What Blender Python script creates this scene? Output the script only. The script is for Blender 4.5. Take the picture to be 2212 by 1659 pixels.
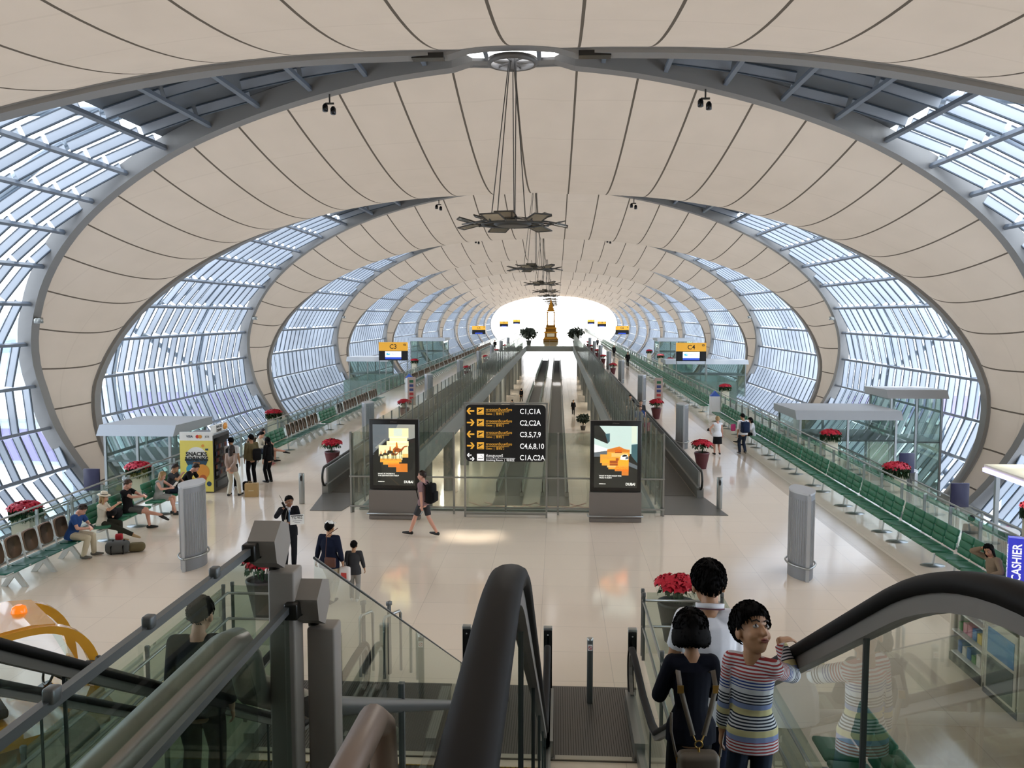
import bpy, bmesh, math, random
from mathutils import Vector, Matrix, Euler
R = math.radians
scene = bpy.context.scene
C = scene.collection
for o in list(bpy.data.objects): bpy.data.objects.remove(o)

# ---------------------------------------------------------------- camera
CAMX, CAMZ = 1.49, 5.8
cam_d = bpy.data.cameras.new('camera')
cam = bpy.data.objects.new('camera', cam_d); C.objects.link(cam)
cam.location = (CAMX, 0, CAMZ)
cam.rotation_euler = (R(90 - 4.62), 0, R(3.053))
cam_d.sensor_width = 36; cam_d.lens = 1850 / 2212 * 36
cam_d.clip_start = .05; cam_d.clip_end = 3000
scene.camera = cam

# ---------------------------------------------------------------- world, sun, exposure
world = bpy.data.worlds.new('world'); scene.world = world; world.use_nodes = True
wn = world.node_tree; wn.nodes.clear()
w_out = wn.nodes.new('ShaderNodeOutputWorld'); w_bg = wn.nodes.new('ShaderNodeBackground')
w_tc = wn.nodes.new('ShaderNodeTexCoord'); w_sep = wn.nodes.new('ShaderNodeSeparateXYZ'); w_ramp = wn.nodes.new('ShaderNodeValToRGB')
wn.links.new(w_tc.outputs['Generated'], w_sep.inputs[0]); wn.links.new(w_sep.outputs['Z'], w_ramp.inputs[0])
wn.links.new(w_ramp.outputs[0], w_bg.inputs[0]); wn.links.new(w_bg.outputs[0], w_out.inputs[0])
w_ramp.color_ramp.elements[0].position = 0.0; w_ramp.color_ramp.elements[0].color = (1, .985, .96, 1)
w_ramp.color_ramp.elements[1].position = .7; w_ramp.color_ramp.elements[1].color = (.44, .48, .56, 1)
w_bg.inputs[1].default_value = 3.9
sun_d = bpy.data.lights.new('sun', 'SUN'); sun = bpy.data.objects.new('sun', sun_d); C.objects.link(sun)
sun.rotation_euler = (R(-24), R(3), 0); sun_d.energy = 2.6; sun_d.angle = R(3); sun_d.color = (1, .9, .77)
scene.view_settings.view_transform = 'Standard'; scene.view_settings.look = 'None'
scene.view_settings.gamma = 1; scene.view_settings.use_curve_mapping = False
scene.view_settings.exposure = 1.13
scene.cycles.max_bounces = 7; scene.cycles.diffuse_bounces = 4; scene.cycles.glossy_bounces = 3
scene.cycles.transmission_bounces = 4; scene.cycles.transparent_max_bounces = 24
scene.cycles.caustics_reflective = False; scene.cycles.caustics_refractive = False
scene.cycles.sample_clamp_indirect = 6

# ---------------------------------------------------------------- materials
def lin(h):
    h = h.lstrip('#'); v = [int(h[i:i+2], 16) / 255 for i in (0, 2, 4)]
    return tuple(x / 12.92 if x <= .04045 else ((x + .055) / 1.055) ** 2.4 for x in v) + (1,)
MATS = {}
def mat(name, col, rough=.5, metal=0, emit=0, spec=.5, noise=0, nscale=8, bump=0, coat=0):
    if name in MATS: return MATS[name]
    m = bpy.data.materials.new(name); m.use_nodes = True; nt = m.node_tree
    b = nt.nodes['Principled BSDF']; c = lin(col)
    b.inputs['Base Color'].default_value = c; b.inputs['Roughness'].default_value = rough
    b.inputs['Metallic'].default_value = metal; b.inputs['Specular IOR Level'].default_value = spec
    if coat: b.inputs['Coat Weight'].default_value = coat
    if noise or bump:
        tc = nt.nodes.new('ShaderNodeTexCoord'); tx = nt.nodes.new('ShaderNodeTexNoise')
        tx.inputs['Scale'].default_value = nscale; tx.inputs['Detail'].default_value = 3
        nt.links.new(tc.outputs['Object'], tx.inputs['Vector'])
        if noise:
            mx = nt.nodes.new('ShaderNodeMix'); mx.data_type = 'RGBA'
            mx.inputs[6].default_value = tuple(x * (1 - noise) for x in c[:3]) + (1,)
            mx.inputs[7].default_value = tuple(min(1, x * (1 + noise)) for x in c[:3]) + (1,)
            nt.links.new(tx.outputs[0], mx.inputs[0]); nt.links.new(mx.outputs[2], b.inputs['Base Color'])
        if bump:
            bp = nt.nodes.new('ShaderNodeBump'); bp.inputs['Strength'].default_value = bump; bp.inputs['Distance'].default_value = .01
            nt.links.new(tx.outputs[0], bp.inputs['Height']); nt.links.new(bp.outputs[0], b.inputs['Normal'])
    if emit:
        b.inputs['Emission Color'].default_value = c; b.inputs['Emission Strength'].default_value = emit
    MATS[name] = m; return m

def glass(name, tint, gloss=.08, rough=.02, wavy=0, diffuse=0):
    m = bpy.data.materials.new(name); m.use_nodes = True; nt = m.node_tree; nt.nodes.clear()
    out = nt.nodes.new('ShaderNodeOutputMaterial'); t = nt.nodes.new('ShaderNodeBsdfTransparent'); g = nt.nodes.new('ShaderNodeBsdfGlossy')
    t.inputs[0].default_value = lin(tint); g.inputs[0].default_value = (.9, .95, .93, 1); g.inputs['Roughness'].default_value = rough
    mx = nt.nodes.new('ShaderNodeMixShader'); lw = nt.nodes.new('ShaderNodeLayerWeight'); lw.inputs[0].default_value = .25
    mr = nt.nodes.new('ShaderNodeMapRange'); mr.inputs[3].default_value = gloss; mr.inputs[4].default_value = .45
    nt.links.new(lw.outputs['Fresnel'], mr.inputs[0]); nt.links.new(mr.outputs[0], mx.inputs[0])
    if wavy:
        tc = nt.nodes.new('ShaderNodeTexCoord'); mp = nt.nodes.new('ShaderNodeMapping'); mp.inputs['Scale'].default_value = (1, .5, .45)
        n = nt.nodes.new('ShaderNodeTexNoise'); n.inputs['Scale'].default_value = 2.2
        nt.links.new(tc.outputs['Object'], mp.inputs[0]); nt.links.new(mp.outputs[0], n.inputs['Vector'])
        bp = nt.nodes.new('ShaderNodeBump'); bp.inputs['Strength'].default_value = wavy; bp.inputs['Distance'].default_value = .05
        nt.links.new(n.outputs[0], bp.inputs['Height']); nt.links.new(bp.outputs[0], g.inputs['Normal'])
    last = t
    if diffuse:
        d = nt.nodes.new('ShaderNodeBsdfDiffuse'); d.inputs[0].default_value = lin(tint); m2 = nt.nodes.new('ShaderNodeMixShader')
        m2.inputs[0].default_value = diffuse; nt.links.new(t.outputs[0], m2.inputs[1]); nt.links.new(d.outputs[0], m2.inputs[2]); last = m2
    nt.links.new(last.outputs[0], mx.inputs[1]); nt.links.new(g.outputs[0], mx.inputs[2]); nt.links.new(mx.outputs[0], out.inputs[0])
    MATS[name] = m; return m

STEEL = mat('brushed_steel', '#a7aaa8', .32, .85)
STEELD = mat('dark_steel', '#6d7070', .4, .7)
GREYP = mat('grey_paint', '#8f9398', .45)
RIBM = mat('rib_grey_paint', '#8d8a86', .5)
FINM = mat('fin_paint', '#b4b9c0', .45, .1)
PURM = mat('purlin_paint', '#767e88', .5)
DARKPAN = mat('dark_panel', '#5f6367', .6)
BLACK = mat('black_rubber', '#16140f', .35)
HANDR = mat('handrail_rubber', '#12100e', .6, spec=.15)
BLACKG = mat('black_gloss', '#0b0c0d', .2)
WHITE = mat('white_paint', '#e8e8e4', .45)
CREAM = mat('cream_paint', '#d8cfb0', .5)
BEIGEP = mat('beige_post_paint', '#8d857c', .5)
GLASS = glass('clear_rail_glass', '#e6eeea', .05)
GLASSG = glass('green_guard_glass', '#cad8d0', .07)
SCREENG = glass('screen_glass', '#dae4df', .10, .03, wavy=.5)
PANE = glass('facade_glass', '#e6f0fa', .03)

# ---------------------------------------------------------------- mesh builder
class MB:
    def __init__(s): s.v = []; s.f = []; s.m = []; s.mats = []; s.smooth = []
    def mi(s, m):
        if m not in s.mats: s.mats.append(m)
        return s.mats.index(m)
    def add(s, vs, fs, m=None, smooth=False, M=None):
        b = len(s.v)
        if M is not None: vs = [M @ Vector(p) for p in vs]
        s.v += [tuple(p) for p in vs]
        i = s.mi(m) if m else 0
        for f in fs: s.f.append(tuple(b + k for k in f)); s.m.append(i); s.smooth.append(smooth)
        return s
    def box(s, c, d, m=None, rot=None, M=None):
        x, y, z = d[0] / 2, d[1] / 2, d[2] / 2
        vs = [Vector((a * x, b * y, e * z)) for a in (-1, 1) for b in (-1, 1) for e in (-1, 1)]
        if rot: r = Euler([R(a) for a in rot]).to_matrix(); vs = [r @ v for v in vs]
        vs = [v + Vector(c) for v in vs]
        return s.add(vs, [(0, 1, 3, 2), (4, 6, 7, 5), (0, 4, 5, 1), (2, 3, 7, 6), (0, 2, 6, 4), (1, 5, 7, 3)], m, M=M)
    def rbox(s, c, d, r=.02, m=None, rot=None, seg=2):
        bm = bmesh.new(); bmesh.ops.create_cube(bm, size=1)
        for v in bm.verts: v.co = Vector((v.co.x * d[0], v.co.y * d[1], v.co.z * d[2]))
        bmesh.ops.bevel(bm, geom=list(bm.edges), offset=min(r, min(d) * .49), segments=seg, profile=.5, affect='EDGES')
        q = Euler([R(a) for a in rot]).to_matrix() if rot else Matrix.Identity(3)
        vs = [q @ v.co + Vector(c) for v in bm.verts]; bm.verts.index_update()
        fs = [tuple(v.index for v in f.verts) for f in bm.faces]; bm.free()
        return s.add(vs, fs, m, True)
    def prism(s, pts, a, b, axis='z', m=None, smooth=False):
        n = len(pts)
        def P(p, h): return {'z': (p[0], p[1], h), 'y': (p[0], h, p[1]), 'x': (h, p[0], p[1])}[axis]
        vs = [P(p, a) for p in pts] + [P(p, b) for p in pts]
        s.add(vs, [(i, (i + 1) % n, n + (i + 1) % n, n + i) for i in range(n)], m, smooth)
        return s.add(vs, [tuple(range(n))[::-1], tuple(range(n, 2 * n))], m)
    def lathe(s, prof, c=(0, 0, 0), n=16, m=None, smooth=True, cap=True, sx=1, sy=1):
        vs = [(c[0] + sx * r * math.cos(2 * math.pi * k / n), c[1] + sy * r * math.sin(2 * math.pi * k / n), c[2] + z) for r, z in prof for k in range(n)]
        fs = [(i * n + k, i * n + (k + 1) % n, (i + 1) * n + (k + 1) % n, (i + 1) * n + k) for i in range(len(prof) - 1) for k in range(n)]
        s.add(vs, fs, m, smooth)
        if cap:
            b = len(prof) - 1
            s.add(vs, [tuple(range(n))[::-1], tuple(b * n + k for k in range(n))], m)
        return s
    def sweep(s, path, sec, m=None, smooth=True, up=(0, 0, 1), closed_sec=True, scales=None, cap=True):
        n = len(sec); P = [Vector(p) for p in path]; vs = []
        for i, p in enumerate(P):
            t = (P[min(i + 1, len(P) - 1)] - P[max(i - 1, 0)]).normalized()
            u = Vector(up); sd = t.cross(u)
            if sd.length < 1e-4: sd = t.cross(Vector((0, 1, 0)))
            sd.normalize(); uu = sd.cross(t).normalized(); k = scales[i] if scales else 1
            vs += [p + sd * a * k + uu * b * k for a, b in sec]
        fs = [(i * n + k, i * n + (k + 1) % n, (i + 1) * n + (k + 1) % n, (i + 1) * n + k) for i in range(len(P) - 1) for k in range(n)]
        s.add(vs, fs, m, smooth)
        if cap: s.add(vs, [tuple(range(n))[::-1], tuple((len(P) - 1) * n + k for k in range(n))], m)
        return s
    def tube(s, path, r, n=8, m=None, scales=None, up=(0, 0, 1)):
        return s.sweep(path, [(r * math.cos(2 * math.pi * k / n), r * math.sin(2 * math.pi * k / n)) for k in range(n)], m, up=up, scales=scales)
    def ball(s, c, r, m=None, nu=12, nv=8, M=None):
        rx, ry, rz = r if hasattr(r, '__len__') else (r, r, r)
        vs = [(c[0], c[1], c[2] - rz)]
        for j in range(1, nv):
            a = -math.pi / 2 + math.pi * j / nv
            vs += [(c[0] + rx * math.cos(a) * math.cos(2 * math.pi * k / nu), c[1] + ry * math.cos(a) * math.sin(2 * math.pi * k / nu), c[2] + rz * math.sin(a)) for k in range(nu)]
        vs.append((c[0], c[1], c[2] + rz)); e = len(vs) - 1
        fs = [(0, 1 + (k + 1) % nu, 1 + k) for k in range(nu)]
        for j in range(nv - 2): fs += [(1 + j * nu + k, 1 + j * nu + (k + 1) % nu, 1 + (j + 1) * nu + (k + 1) % nu, 1 + (j + 1) * nu + k) for k in range(nu)]
        fs += [(e, e - nu + k, e - nu + (k + 1) % nu) for k in range(nu)]
        return s.add(vs, fs, m, True, M)
    def quad(s, a, b, c, d, m=None): return s.add([a, b, c, d], [(0, 1, 2, 3)], m)
    def mesh(s, name, m=None):
        me = bpy.data.meshes.new(name); me.from_pydata(s.v, [], s.f)
        ms = s.mats or ([m] if m else [])
        for x in ms: me.materials.append(x)
        me.polygons.foreach_set('material_index', s.m); me.polygons.foreach_set('use_smooth', s.smooth)
        me.update(); return me
    def build(s, name, m=None, parent=None, loc=(0, 0, 0), rz=0):
        me = s.mesh(name, m); o = bpy.data.objects.new(name, me); C.objects.link(o)
        o.location = loc; o.rotation_euler.z = rz
        if parent: o.parent = parent
        return o

def tag(o, label=None, cat=None, group=None, kind=None):
    if label: o['label'] = label
    if cat: o['category'] = cat
    if group: o['group'] = group
    if kind: o['kind'] = kind
    return o
def thing(name, label, cat, loc=(0, 0, 0), rz=0, group=None):
    o = bpy.data.objects.new(name, None); C.objects.link(o); o.empty_display_size = .1
    o.location = loc; o.rotation_euler.z = rz
    return tag(o, label, cat, group)
def struct(mb, name, m=None, parent=None, **k):
    o = mb.build(name, m, parent, **k)
    if not parent: o['kind'] = 'structure'
    return o
def kids(o): return [c for c in bpy.data.objects if c.parent == o]
KID = {}
def copy_tree(o, loc=None, rz=None, parent=None, **t):
    if o.name not in KID: KID[o.name] = kids(o)
    c = o.copy(); C.objects.link(c)
    if parent: c.parent = parent
    if loc is not None: c.location = loc
    if rz is not None: c.rotation_euler.z = rz
    for ch in KID[o.name]: copy_tree(ch, parent=c)
    return tag(c, **t)
ORD = 'first second third fourth fifth sixth seventh eighth ninth tenth eleventh twelfth thirteenth fourteenth fifteenth sixteenth seventeenth eighteenth nineteenth twentieth'.split()
def ordinal(i):
    if i < 20: return ORD[i]
    t = ['twenty', 'thirty', 'forty', 'fifty', 'sixty', 'seventy'][(i + 1) // 10 - 2]
    return t + '-' + ORD[(i + 1) % 10 - 1] if (i + 1) % 10 else {'twenty': 'twentieth', 'thirty': 'thirtieth', 'forty': 'fortieth', 'fifty': 'fiftieth', 'sixty': 'sixtieth', 'seventy': 'seventieth'}[t]
tmp_scene = bpy.data.scenes.new('workbench')
def bake(o):
    tmp_scene.collection.objects.link(o); vl = tmp_scene.view_layers[0]; vl.update(); dg = vl.depsgraph; dg.update()
    return bpy.data.meshes.new_from_object(o.evaluated_get(dg))
def text(s, size, m, parent, loc, rot=(90, 0, 0), align='LEFT', name='lettering', ext=.001, sx=1, bold=0):
    cu = bpy.data.curves.new(name, 'FONT'); cu.body = s; cu.size = size; cu.align_x = align; cu.align_y = 'CENTER'
    cu.extrude = ext; cu.resolution_u = 3; cu.offset = bold
    tmp = bpy.data.objects.new(name, cu); me = bake(tmp)
    bpy.data.objects.remove(tmp); bpy.data.curves.remove(cu)
    me.materials.clear(); me.materials.append(m)
    o = bpy.data.objects.new(name, me); C.objects.link(o)
    o.location = loc; o.rotation_euler = [R(a) for a in rot]; o.scale.x = sx
    if parent: o.parent = parent
    return o
# ================================================================ the vault
W, ZC, BV = 23.3, 2.0, 12.2
Y0, BAY = 28.3, 27.5
_N = 2600
_PH = [i * math.pi * 0.75 / _N for i in range(_N + 1)]
_S = [0.0]
for i in range(_N):
    a = (_PH[i] + _PH[i + 1]) / 2; _S.append(_S[-1] + math.hypot(W * math.cos(a), BV * math.sin(a)) * (_PH[i + 1] - _PH[i]))
def phi_of(s):
    t = abs(s); lo, hi = 0, _N
    while hi - lo > 1:
        mid = (lo + hi) // 2
        if _S[mid] < t: lo = mid
        else: hi = mid
    return math.copysign(_PH[lo] + (_PH[hi] - _PH[lo]) * (t - _S[lo]) / (_S[hi] - _S[lo]), s)
GT = [(0, .85), (2, .82), (4, .6), (10, 1.1), (33, 3.7), (52, 6.3), (70, 8.9), (90, 11.4), (105, 12.3), (117, 12.7), (135, 13.0)]
def gap(phi):
    d = abs(math.degrees(phi))
    for (a, x), (b, y) in zip(GT, GT[1:]):
        if d <= b: return x + (y - x) * (d - a) / (b - a)
    return GT[-1][1]
def arch(s, off=0):
    p = phi_of(s); x, z = W * math.sin(p), ZC + BV * math.cos(p)
    nx, nz = math.sin(p) / W, math.cos(p) / BV; l = math.hypot(nx, nz)
    return Vector((x + nx / l * off, 0, z + nz / l * off)), p
SP = 2.1
SMAX = 40.5

# fabric material: woven membrane lit through from outside, welded seams every strip
def fabric_mat():
    m = bpy.data.materials.new('membrane_fabric'); m.use_nodes = True; nt = m.node_tree; nt.nodes.clear()
    N = nt.nodes.new; L = nt.links.new
    out = N('ShaderNodeOutputMaterial'); d = N('ShaderNodeBsdfDiffuse'); t = N('ShaderNodeBsdfTranslucent'); mx = N('ShaderNodeMixShader')
    mx.inputs[0].default_value = .36
    uv = N('ShaderNodeUVMap'); sp = N('ShaderNodeSeparateXYZ'); L(uv.outputs[0], sp.inputs[0])
    fr = N('ShaderNodeMath'); fr.operation = 'FRACT'; L(sp.outputs[0], fr.inputs[0])
    ab = N('ShaderNodeMath'); ab.operation = 'SUBTRACT'; L(fr.outputs[0], ab.inputs[0]); ab.inputs[1].default_value = .5
    a2 = N('ShaderNodeMath'); a2.operation = 'ABSOLUTE'; L(ab.outputs[0], a2.inputs[0])
    gt = N('ShaderNodeMath'); gt.operation = 'GREATER_THAN'; gt.inputs[1].default_value = .481; L(a2.outputs[0], gt.inputs[0])
    fv = N('ShaderNodeMath'); fv.operation = 'FRACT'; L(sp.outputs[1], fv.inputs[0])
    g2 = N('ShaderNodeMath'); g2.operation = 'GREATER_THAN'; g2.inputs[1].default_value = .97; L(fv.outputs[0], g2.inputs[0])
    ns = N('ShaderNodeTexNoise'); ns.inputs['Scale'].default_value = 1.6; ns.inputs['Detail'].default_value = 2; L(uv.outputs[0], ns.inputs['Vector'])
    c1 = N('ShaderNodeMix'); c1.data_type = 'RGBA'; c1.inputs[6].default_value = lin('#dbd1c5'); c1.inputs[7].default_value = lin('#e8ddd1'); L(ns.outputs[0], c1.inputs[0])
    c2 = N('ShaderNodeMix'); c2.data_type = 'RGBA'; L(c1.outputs[2], c2.inputs[6]); c2.inputs[7].default_value = lin('#c2b8ac')
    k = N('ShaderNodeMath'); k.operation = 'MULTIPLY'; k.inputs[1].default_value = .18; L(g2.outputs[0], k.inputs[0]); L(k.outputs[0], c2.inputs[0])
    c3 = N('ShaderNodeMix'); c3.data_type = 'RGBA'; L(c2.outputs[2], c3.inputs[6]); c3.inputs[7].default_value = lin('#6d675f'); L(gt.outputs[0], c3.inputs[0])
    tm = N('ShaderNodeMix'); tm.data_type = 'RGBA'; tm.blend_type = 'MULTIPLY'; tm.inputs[0].default_value = 1; L(c3.outputs[2], tm.inputs[6]); tm.inputs[7].default_value = (.142, .127, .106, 1)
    L(c3.outputs[2], d.inputs[0]); L(tm.outputs[2], t.inputs[0])
    L(d.outputs[0], mx.inputs[1]); L(t.outputs[0], mx.inputs[2]); L(mx.outputs[0], out.inputs[0]); return m
FAB = fabric_mat()

def make_fabric():
    NV = 28; ns = 156; ss = [-SMAX + 2 * SMAX * i / ns for i in range(ns + 1)]
    mb = MB(); uvs = []
    for s in ss:
        p, ph = arch(s); g = gap(ph); w = BAY - 2 * g; sg = .083 * w
        nx, nz = math.sin(ph) / W, math.cos(ph) / BV; l = math.hypot(nx, nz)
        for j in range(NV + 1):
            v = j / NV; k = -sg * 4 * v * (1 - v)
            mb.v.append((p.x + nx / l * k, g + w * v, p.z + nz / l * k)); uvs.append((s / SP, g / SP / 1.5 + w * v / SP / 1.5))
    for i in range(ns):
        for j in range(NV):
            a = i * (NV + 1) + j; mb.f.append((a, a + 1, a + NV + 2, a + NV + 1)); mb.m.append(0); mb.smooth.append(True)
    mb.mats = [FAB]; me = mb.mesh('ceiling')
    ul = me.uv_layers.new(name='UVMap')
    for lp in me.loops: ul.data[lp.index].uv = uvs[lp.vertex_index]
    return me
fab_me = make_fabric()

def rib_path(side, off=-.1):
    P = []
    n = 120
    for i in range(n + 1):
        s = -SMAX + 2 * SMAX * i / n; p, ph = arch(s, off); P.append((p.x, side * gap(ph), p.z))
    return P
def make_rib(side, name):
    mb = MB(); P = rib_path(side)
    # rectangular steel section following the arch, wide face inwards
    vs = []
    for i, p in enumerate(P):
        s = -SMAX + 2 * SMAX * i / (len(P) - 1); _, ph = arch(s)
        nx, nz = math.sin(ph) / W, math.cos(ph) / BV; l = math.hypot(nx, nz); nx /= l; nz /= l
        tp = .5 if abs(s) > 1.4 else .1; lo = -.18 if abs(s) > 1.4 else 0
        for a, b in ((-.3, lo), (.3, lo), (.3, tp), (-.3, tp)): vs.append((p[0] + nx * b, p[1] + a, p[2] + nz * b))
    n = len(P); mb.add(vs, [(i * 4 + k, i * 4 + (k + 1) % 4, i * 4 + 4 + (k + 1) % 4, i * 4 + 4 + k) for i in range(n - 1) for k in range(4)], RIBM)
    # clamp strip with lugs beside the membrane
    Q = [(p[0], p[1] + side * .3, p[2]) for p in P]
    mb.tube(Q, .05, 6, RIBM)
    return mb
FINE = mat('fin_edge', '#4a5560', .5)
def make_window(sd):
    """one half crescent: glass with fins, purlins"""
    gl = MB(); fn = MB(); pu = MB(); pn = MB(); tr = MB()
    sj = [.85 + SP * k for k in range(20)]; sj = [x for x in sj if x < SMAX]
    def pt(s, y, off): p, ph = arch(sd * s, off); return (p.x, y, p.z)
    def nrm(s): p0, ph = arch(sd * s, 0); p1, _ = arch(sd * s, 1); return p1 - p0
    for a, b in zip(sj, sj[1:]):
        ga, gb = gap(phi_of(a)), gap(phi_of(b)); solid = b < 14.6
        (pn if solid else gl).add([pt(a, -ga, .44), pt(a, ga, .44), pt(b, gb, .44), pt(b, -gb, .44)], [(0, 1, 2, 3)], DARKPAN if solid else PANE)
        if solid: pn.add([pt(a, -ga, .52), pt(a, ga, .52), pt(b, gb, .52), pt(b, -gb, .52)], [(0, 1, 2, 3)], DARKPAN)
        gm = (ga + gb) / 2; k = int(gm / 1.25) + 1; st = 1 if not solid else 2
        for i in range(-k, k + 1, st):
            y = (i + .5) * 1.25
            if abs(y) > gm - .15: continue
            for t, o0, o1, fm in ((.03, .08, .38, FINM), (.045, .04, .08, FINE), (.045, .38, .42, FINE)):
                vs = []
                for q in (a + .08, b - .08):
                    for off in (o0, o1):
                        for dy in (-t, t): vs.append(pt(q, y + dy, off))
                fn.add(vs, [(0, 1, 5, 4), (2, 6, 7, 3), (0, 4, 6, 2), (1, 3, 7, 5), (0, 2, 3, 1), (4, 5, 7, 6)], fm)
    for q in sj:
        g = gap(phi_of(q)); w = .07; c, _ = arch(sd * q, 0); n = nrm(q); t = Vector((n.z, 0, -n.x)) 
        vs = []
        for y in (-g, g):
            for a, b in ((-w, -.1), (w, -.1), (w, .06), (-w, .06)): p = c + t * a + n * b; vs.append((p.x, y, p.z))
        pu.add(vs, [(0, 1, 5, 4), (1, 2, 6, 5), (2, 3, 7, 6), (3, 0, 4, 7), (0, 3, 2, 1), (4, 5, 6, 7)], PURM)
    # big outer truss tubes seen through the glass
    for k in (-1, 1):
        P = []
        for i in range(40):
            s = 8 + i * .83; p, ph = arch(sd * s, 1.3 + .5 * math.sin(i * .08)); P.append((p.x, k * gap(ph) * .78 * (1 - .012 * i), p.z))
        tr.tube(P, .26, 8, PURM)
    P = []
    for i in range(0, 40, 5):
        s = 10 + i * .78; k = 1 if (i // 5) % 2 else -1; p, ph = arch(sd * s, 1.5); P.append((p.x, k * gap(ph) * .75, p.z))
    for a, b in zip(P, P[1:]): tr.tube([a, b], .17, 8, PURM)
    return gl, fn, pu, pn, tr
proto = []
for i, sd in enumerate((-1, 1)):
    gl, fn, pu, pn, tr = make_window(sd)
    proto.append((gl.mesh('window'), [('fin', fn.mesh('fin')), ('purlin', pu.mesh('purlin')), ('spandrel_panel', pn.mesh('spandrel_panel')), ('truss_tube', tr.mesh('truss_tube'))]))
ribA = make_rib(1, 'rib').mesh('trim'); ribB = make_rib(-1, 'rib').mesh('trim')
wn_i = 1
for k in range(-1, 11):
    Y = Y0 + BAY * k
    for sd in (0, 1):
        o = bpy.data.objects.new('window_%d' % wn_i, proto[sd][0]); C.objects.link(o); o.location = (0, Y, 0); o['kind'] = 'structure'; wn_i += 1
        for nm, me in proto[sd][1]:
            c = bpy.data.objects.new(nm, me); C.objects.link(c); c.parent = o
    for j, me in enumerate((ribA, ribB)):
        o = bpy.data.objects.new('trim_%d' % (2 * (k + 1) + j + 1), me); C.objects.link(o); o.location = (0, Y, 0); o['kind'] = 'structure'
    if k < 10:
        o = bpy.data.objects.new('ceiling', fab_me); C.objects.link(o); o.location = (0, Y, 0); o['kind'] = 'structure'
back_me = fab_me.copy(); back_me.materials.clear(); back_me.materials.append(mat('solid_roof_lining', '#a59b8c', .8))
o = bpy.data.objects.new('ceiling', back_me); C.objects.link(o); o.location = (0, Y0 - 2 * BAY, 0); o['kind'] = 'structure'
mb = MB(); mb.box((0, -20, 4), (50, .3, 24), mat('back_wall_paint', '#a39d94', .7)); struct(mb, 'wall_back')

# skylight ring at each apex, with the hanging reflector lamp under it
RINGM = mat('ring_steel', '#6a6661', .5, .3)
def ring_mb():
    mb = MB()
    n = 24
    for r0, r1, z0, z1 in ((.70, .80, -.12, .06),):
        prof = [(r0, z0), (r1, z0), (r1, z1), (r0, z1), (r0, z0)]
        mb.lathe(prof, n=n, m=RINGM, cap=False)
    for a in range(6):
        t = math.pi * a / 3 + .2; mb.box((.36 * math.cos(t), .36 * math.sin(t), -.02), (.7, .04, .05), RINGM, rot=(0, 0, math.degrees(t)))
    mb.lathe([(.13, -.3), (.13, .05)], n=12, m=RINGM)
    return mb
ring_me = ring_mb().mesh('skylight_ring')
cover = MB(); 
cover.box((0, 0, 0), (1.0, .4, .16), BLACKG)
cover_me = cover.mesh('ring_cover')
REFL = mat('reflector_aluminium', '#9a9a94', .25, .8); REFD = mat('reflector_frame', '#4e4c48', .5, .4)
def lamp(loc, i, detail=True):
    t = thing('pendant_lamp', 'grey reflector pendant lamp on long cables, ' + ordinal(i) + ' from the near end', 'pendant lamp', loc, 0, 'reflector lamps along the hall axis')
    hub = MB(); hub.lathe([(.5, -.12), (.62, -.06), (.62, .0), (.4, .06)], n=20, m=REFD)
    for a in range(12):
        q = math.pi * a / 6; hub.tube([(.5 * math.cos(q), .5 * math.sin(q), 0), (1.35 * math.cos(q), 1.35 * math.sin(q), -.05)], .025, 6, REFD)
    n = 40; hub.tube([(1.0 * math.cos(2 * math.pi * k / n), 1.0 * math.sin(2 * math.pi * k / n), -.06) for k in range(n + 1)], .035, 6, REFD)
    hub.build('hub', parent=t)
    cb = MB()
    for a in range(5):
        q = 2 * math.pi * a / 5 + .3; cb.tube([(.78 * math.cos(q) * (1 if a else .1), .78 * math.sin(q) * (1 if a else .1), .02), (.12 * math.cos(q), .12 * math.sin(q), 5.25)], .018, 5, REFD)
    cb.build('cable', parent=t)
    me = None
    for a in range(22):
        outer = a < 13; q = 2 * math.pi * (a / 13 if outer else (a - 13 + .5) / 9); r = 1.5 if outer else .95
        if me is None:
            p = MB(); p.box((0, 0, 0), (.6, .62, .02), REFL); p.box((0, 0, .012), (.54, .04, .03), REFD); p.box((.3, 0, 0), (.03, .64, .04), REFD); p.box((-.3, 0, 0), (.03, .64, .04), REFD)
            p.box((0, .31, 0), (.62, .03, .04), REFD); p.box((0, -.31, 0), (.62, .03, .04), REFD)
            me = p.mesh('reflector')
        o = bpy.data.objects.new('reflector', me); C.objects.link(o); o.parent = t
        o.location = (r * math.cos(q), r * math.sin(q), (-.02 if outer else .1) + (.05 if a % 2 else -.06)); o.rotation_euler = (0, R(-15 if a % 2 else 12), q)
    return t
lamps = []
for k in range(0, 11):
    Y = Y0 + BAY * k
    if k == 0: l0 = lamp((0, Y, 8.8), 0)
    else: copy_tree(l0, (0, Y, 8.8), label='grey reflector pendant lamp on long cables, ' + ordinal(k) + ' from the near end')
    o = bpy.data.objects.new('skylight_ring', ring_me); C.objects.link(o); o.location = (0, Y, 13.95)
    tag(o, 'round skylight ring at the vault apex above the ' + ordinal(k) + ' pendant lamp', 'skylight ring', 'skylight rings')
    for sg in (-1, 1): c = bpy.data.objects.new('speaker_box', cover_me); C.objects.link(c); c.parent = o; c.location = (sg * 2.6, -.9, -.1)
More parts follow.
